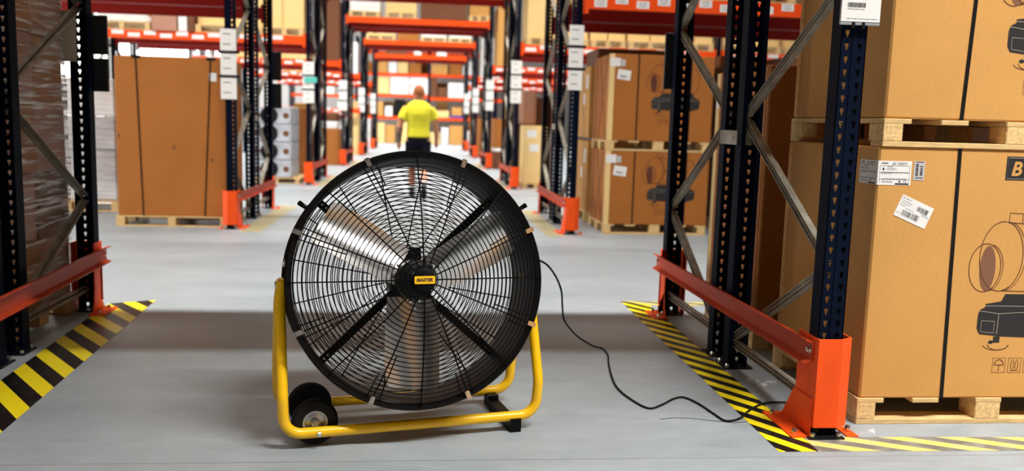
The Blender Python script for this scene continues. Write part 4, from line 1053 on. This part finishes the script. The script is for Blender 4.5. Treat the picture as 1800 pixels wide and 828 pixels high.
# hub, badge, motor and its supports
head(MB().lathe([(0, yf - .132), (.030, yf - .132), (.044, yf - .127), (.048, yf - .118), (.048, yf - .108), (0, yf - .104)], 36, 'y'), 'hub_disc', 'fanblack', smooth=True)
bd = MB()
def rrect(w_, h_, r_, n=5):
    out = []
    for cx, cz, a0 in ((w_ - r_, h_ - r_, 0), (-w_ + r_, h_ - r_, 90), (-w_ + r_, -h_ + r_, 180), (w_ - r_, -h_ + r_, 270)):
        for i in range(n + 1): a = math.radians(a0 + 90 * i / n); out.append((cx + r_ * math.cos(a), cz + r_ * math.sin(a)))
    return out
bd.prism(rrect(.0385, .0145, .004), yf - .1355, yf - .130, 'y')
bg = head(bd, 'badge', 'badge')
tm = text_mesh('MASTER', .0168, 'ink', .12, .0009)
xs = [v.co.x for v in tm.vertices]; wdt = max(xs) - min(xs)
q = MB(); q.v = [((v.co.x - min(xs) - wdt / 2) * .062 / wdt, yf - .1358, v.co.y - .0058) for v in tm.vertices]; q.f = [tuple(p.vertices) for p in tm.polygons]
head(q, 'lettering', 'ink', bg)
head(MB().lathe([(0, .17), (.045, .165), (.078, .15), (.085, .12), (.085, -.03), (.075, -.05), (.02, -.055), (.02, -.09), (0, -.09)], 32, 'y'), 'motor', 'fanblack', smooth=True)
head(MB().lathe([(0, -.135), (.055, -.132), (.075, -.120), (.078, -.10), (.078, -.07), (.05, -.06), (0, -.06)], 32, 'y'), 'blade_hub', 'strap', smooth=True)
head(MB().cbox(-.05, .05, .02, .10, .07, .13, .01), 'terminal_box', 'fanblack')
for a in (42, 138, 222, 318):
    ar = math.radians(a); d = Vector((math.cos(ar), 0, math.sin(ar))); p0 = d * .07; p1 = d * (HR - .002)
    b = MB(); p0 = p0 + Vector((0, .09, 0)); p1 = p1 + Vector((0, .09, 0)); b.bar(p0, p1, .030, .034, (0, 1, 0)); sb = head(b, 'motor_strut', 'fanblack')
    bx = MB()
    for dd in (-.035, -.015): 
        p = p1 + d * dd; bx.lathe([(0, -.024), (.006, -.024), (.006, -.018)], 8, 'y', (p.x, p.y, p.z))
    stuff(head(bx, 'strut_bolts', 'bolt', sb))
# three twisted blades
for a in (147, 27, 268):
    ar = math.radians(a); rings = []; NRad, NCh = 12, 9; vs = []; fs = []
    d = Vector((math.cos(ar), 0, math.sin(ar))); t_ = Vector((-math.sin(ar), 0, math.cos(ar))); ax = Vector((0, 1, 0))
    for side in (0, 1):
        for i in range(NRad):
            u = i / (NRad - 1); R = .070 + (.425 - .070) * u
            ch = .23 + .04 * math.sin(min(1, u * 1.3) * PI / 2) - .06 * u - (.02 if u > .93 else 0)
            pit = -math.radians(46 - 20 * u)
            for j in range(NCh):
                c_ = j / (NCh - 1) - .5; camber = .045 * (1 - 4 * c_ * c_)
                sw = .02 * u
                p = d * R + (t_ * math.cos(pit) + ax * math.sin(pit)) * (c_ * ch + sw * .3) + (ax * math.cos(pit) - t_ * math.sin(pit)) * (camber - .022 + side * .0022) + ax * (-.085)
                vs.append(p)
    n1 = NRad * NCh
    for s_ in (0, 1):
        for i in range(NRad - 1):
            for j in range(NCh - 1):
                q4 = (s_ * n1 + i * NCh + j, s_ * n1 + (i + 1) * NCh + j, s_ * n1 + (i + 1) * NCh + j + 1, s_ * n1 + i * NCh + j + 1)
                fs.append(q4 if s_ == 0 else q4[::-1])
    edge = [i * NCh for i in range(NRad)] + [(NRad - 1) * NCh + j for j in range(1, NCh)] + [i * NCh + NCh - 1 for i in range(NRad - 2, -1, -1)] + [j for j in range(NCh - 2, 0, -1)]
    for k in range(len(edge)):
        p, q_ = edge[k], edge[(k + 1) % len(edge)]; fs.append((p, q_, q_ + n1, p + n1))
    bl = head(MB().add(vs, fs), 'blade', 'blade', smooth=True)
    rv = MB()
    for R, c_ in ((.085, -.02), (.085, .02), (.11, 0)):
        pit = -math.radians(46); p = d * R + (t_ * math.cos(pit) + ax * math.sin(pit)) * c_ + ax * (-.10); rv.lathe([(0, -.008), (.006, -.006), (.008, 0), (.008, .02)], 8, 'y', tuple(p))
    stuff(head(rv, 'rivets', 'bolt', bl))

# ------------------------------------------------------------------ power cord
pts = [(.10, 3.72, .62), (.36, 3.86, .66), (.535, 3.95, .615), (.615, 4.05, .545), (.675, 4.16, .44), (.705, 4.28, .33), (.735, 4.40, .235), (.79, 4.52, .155), (.86, 4.62, .08), (.95, 4.67, .02), (1.005, 4.66, .006), (1.005, 4.52, .005), (.978, 4.375, .005), (.945, 4.15, .005), (.930, 3.95, .005), (.955, 3.78, .005), (1.005, 3.652, .005),
       (1.08, 3.70, .005), (1.16, 3.785, .005), (1.215, 3.80, .005), (1.255, 3.70, .005), (1.278, 3.57, .005), (1.30, 3.485, .005), (1.37, 3.51, .005), (1.45, 3.61, .005), (1.55, 3.70, .008), (1.64, 3.712, .010), (1.74, 3.70, .008), (1.84, 3.72, .006)]
def smooth_path(pts, n=6):
    P = [Vector(p) for p in pts]; out = []
    for i in range(len(P) - 1):
        a, b_, c, d = P[max(0, i - 1)], P[i], P[i + 1], P[min(len(P) - 1, i + 2)]
        for k in range(n):
            t = k / n; out.append(.5 * ((2 * b_) + (c - a) * t + (2 * a - 5 * b_ + 4 * c - d) * t * t + (3 * b_ - a - 3 * c + d) * t ** 3))
    out.append(P[-1]); return out
tag(MB().tube(smooth_path(pts), .0048, 8).obj('power_cord', 'rubber', None, smooth=True), 'black power cord running from the fan across the floor to the right rack', 'cord')
# scraps of film and dust behind the right guard
b = MB(); rnd = random.Random(4)
sc = [(1.60 + rnd.uniform(-.07, .1), 3.95 + rnd.uniform(-.12, .12)) for _ in range(5)]
for i, (x, y) in enumerate(((1.66, 3.98), (1.72, 4.03), (1.63, 4.05))):
    b = MB(); a = rnd.uniform(0, 3); P = []
    for k in range(6): P.append((.045 * math.cos(a + k * PI / 3) * rnd.uniform(.5, 1), .03 * math.sin(a + k * PI / 3) * rnd.uniform(.5, 1)))
    b.add([(p[0], p[1], .002 + rnd.uniform(0, .014)) for p in P] + [(0, 0, .016)] + [(p[0], p[1], 0) for p in P], [(k, (k + 1) % 6, 6) for k in range(6)] + [(k, 7 + k, 7 + (k + 1) % 6, (k + 1) % 6) for k in range(6)])
    tag(b.obj('paper_scrap', 'greypaper', None, (x, y, 0)), 'crumpled paper scrap under the nearest right guard rail, %s one' % ('front', 'middle', 'back')[i], 'litter', 'scraps by the rack foot')
b = MB(); b.add([(0, 0, 0), (.09, .03, .0), (.10, .06, .012), (.03, .035, .006), (.05, .02, .018)], [(0, 1, 4), (1, 2, 4), (2, 3, 4), (3, 0, 4)])
tag(b.obj('film_scrap', 'greypaper', None, (1.80, 3.30, .0005)), 'torn scrap of clear film on the floor beside the orange guard', 'litter')

# ------------------------------------------------------------------ the walking person
def ering(cx, cy, cz, rx, ry, n=20, tilt=0.0):
    return [(cx + rx * math.cos(2 * PI * i / n), cy + ry * math.sin(2 * PI * i / n), cz + tilt * math.sin(2 * PI * i / n)) for i in range(n)]
def limb(b, pts, rad, n=12):
    b.tube(smooth_path(pts, 4), [rad[min(len(rad) - 1, i // 4)] + (rad[min(len(rad) - 1, i // 4 + 1)] - rad[min(len(rad) - 1, i // 4)]) * ((i % 4) / 4) for i in range((len(pts) - 1) * 4 + 1)], n)
P_ = thing('person', 'person walking away down the aisle in yellow t-shirt, dark shorts and shoes', 'person', (-.11, 14.0, 0))
# facing +y (away from the camera)
LSH, RSH = (-.185, 0, 1.425), (.185, 0, 1.43)
larm = [LSH, (-.255, -.03, 1.27), (-.285, -.05, 1.12), (-.30, -.02, .98), (-.305, .05, .86)]
rarm = [RSH, (.245, .02, 1.28), (.275, .05, 1.13), (.29, .10, .99), (.29, .16, .885)]
lleg = [(-.095, 0, .92), (-.10, .06, .70), (-.10, .10, .50), (-.095, .04, .28), (-.09, -.02, .09)]
rleg = [(.095, 0, .92), (.10, -.02, .70), (.10, -.03, .50), (.10, -.20, .32), (.10, -.34, .17)]
b = MB()
b.loft([ering(0, 0, .84, .155, .105), ering(0, 0, .95, .170, .115), ering(0, .005, 1.05, .150, .10), ering(0, .0, 1.18, .160, .105), ering(0, -.005, 1.32, .185, .115), ering(0, -.005, 1.44, .18, .10), ering(0, 0, 1.50, .12, .08), ering(0, .01, 1.545, .066, .066), ering(0, .02, 1.60, .058, .062)])
b.loft([ering(0, .03, 1.535, .050, .05), ering(0, .035, 1.56, .068, .075), ering(0, .035, 1.61, .079, .09), ering(0, .03, 1.66, .083, .097), ering(0, .025, 1.71, .080, .094), ering(0, .02, 1.745, .060, .072), ering(0, .02, 1.768, .022, .03)])
b.prism([(.115, 1.625), (.145, 1.612), (.115, 1.66)], -.012, .012, 'x')                # nose
for s in (-1, 1): b.loft([ering(s * .084, .015, 1.615, .008, .014, 8), ering(s * .092, .012, 1.645, .010, .020, 8), ering(s * .087, .012, 1.672, .006, .014, 8)])
limb(b, larm, [.062, .052, .044, .040, .028]); limb(b, rarm, [.062, .052, .044, .040, .028])
limb(b, lleg, [.095, .078, .058, .056, .038]); limb(b, rleg, [.095, .078, .058, .056, .038])
for arm, s in ((larm, -1), (rarm, 1)):
    wv = Vector(arm[-1]); dv = (Vector(arm[-1]) - Vector(arm[-2])).normalized(); fw = Vector((0, 1, 0)); fw = (fw - dv * fw.dot(dv)).normalized(); sd = dv.cross(fw) * 1
    b.tube([wv - dv * .01, wv + dv * .03, wv + dv * .07, wv + dv * .085], [.026, .036, .036, .030], 10)
    for k, (o_, L) in enumerate(((-.030, .062), (-.010, .076), (.010, .074), (.029, .056))):
        p = wv + dv * .075 + fw * (-o_); inw = Vector((-s * .25, .25, 0))
        b.tube([p, p + dv * L * .5 + inw * .012, p + dv * L * .9 + inw * .04], [.0095, .009, .007], 6)
    p = wv + dv * .03 + fw * .03; b.tube([p, p + dv * .03 + fw * .022, p + dv * .06 + fw * .026], [.011, .010, .008], 6)
body = b.obj('body', 'skin', P_, smooth=True)
rmz = body.modifiers.new('one_surface', 'REMESH'); rmz.mode = 'VOXEL'; rmz.voxel_size = .008; rmz.use_smooth_shade = True
smm = body.modifiers.new('soften', 'SMOOTH'); smm.iterations = 3; smm.factor = .5
b = MB(); b.loft([ering(0, 0, .955, .188, .135), ering(0, 0, 1.0, .186, .132), ering(0, .0, 1.10, .178, .124), ering(0, 0, 1.20, .186, .126), ering(0, -.005, 1.32, .206, .130), ering(0, -.005, 1.42, .210, .115), ering(0, 0, 1.475, .180, .100), ering(0, 0, 1.515, .115, .085), ering(0, .01, 1.54, .070, .072)])
for arm in (larm, rarm):
    A = [Vector(arm[0]) + Vector((0, 0, -.01)), Vector(arm[0]).lerp(Vector(arm[1]), .6), Vector(arm[1]).lerp(Vector(arm[2]), .25)]; b.tube(A, [.066, .072, .076], 14)
sh = b.obj('t_shirt', 'tee', P_, smooth=True)
rmz = sh.modifiers.new('one_surface', 'REMESH'); rmz.mode = 'VOXEL'; rmz.voxel_size = .012; rmz.use_smooth_shade = True
smm = sh.modifiers.new('soften', 'SMOOTH'); smm.iterations = 4; smm.factor = .5
b = MB(); b.loft([ering(0, 0, .80, .175, .125), ering(0, 0, .90, .182, .130), ering(0, 0, .975, .178, .125)])
for leg in (lleg, rleg):
    A = [Vector(leg[0]) + Vector((0, 0, -.03)), Vector(leg[1]), Vector(leg[1]).lerp(Vector(leg[2]), .85)]; b.tube(A, [.112, .105, .098], 16)
st = b.obj('shorts', 'short', P_, smooth=True)
rmz = st.modifiers.new('one_surface', 'REMESH'); rmz.mode = 'VOXEL'; rmz.voxel_size = .014; rmz.use_smooth_shade = True
hb = MB().loft([ering(0, .002, 1.615, .083, .084), ering(0, .004, 1.655, .088, .092), ering(0, .010, 1.70, .085, .094), ering(0, .014, 1.748, .064, .076), ering(0, .018, 1.776, .024, .032)]); hb.obj('hair', 'hair', P_, smooth=True)
for s in (-1, 1):
    MB().lathe([(0, .008), (.008, .004), (.008, -.004)], 10, 'y', (s * .03, .118, 1.655)).obj('eye', 'glassy', P_)
MB().cbox(-.022, .022, .112, .124, 1.583, 1.590, .002).obj('mouth', 'tintink', P_)
b = MB(); limb(b, [tuple(Vector(larm[2]).lerp(Vector(larm[3]), .1)), tuple(Vector(larm[3])), tuple(Vector(larm[3]).lerp(Vector(larm[4]), .8))], [.047, .0435, .034]); b.obj('tattoo', 'tattoo', P_, smooth=True)
for leg, rx, nm in ((lleg, 0.0, 'l'), (rleg, -.75, 'r')):
    a = leg[-1]
    sh_ = MB().loft([ering(0, .03, -.088, .045, .125, 16), ering(0, .03, -.06, .048, .13, 16), ering(0, .02, -.03, .044, .11, 14 + 2), ering(0, -.02, .02, .044, .058, 16), ering(0, -.02, .06, .046, .052, 16)])
    so = sh_.obj('shoe', 'shoe', P_, a, (rx, 0, 0), smooth=True)
    MB().loft([ering(0, .03, -.096, .046, .128, 16), ering(0, .03, -.078, .048, .130, 16)]).obj('sole', 'rubber', so)
    MB().loft([ering(0, -.015, .05, .047, .050, 14), ering(0, -.012, .11, .050, .052, 14)]).obj('sock', 'greypaper', so)
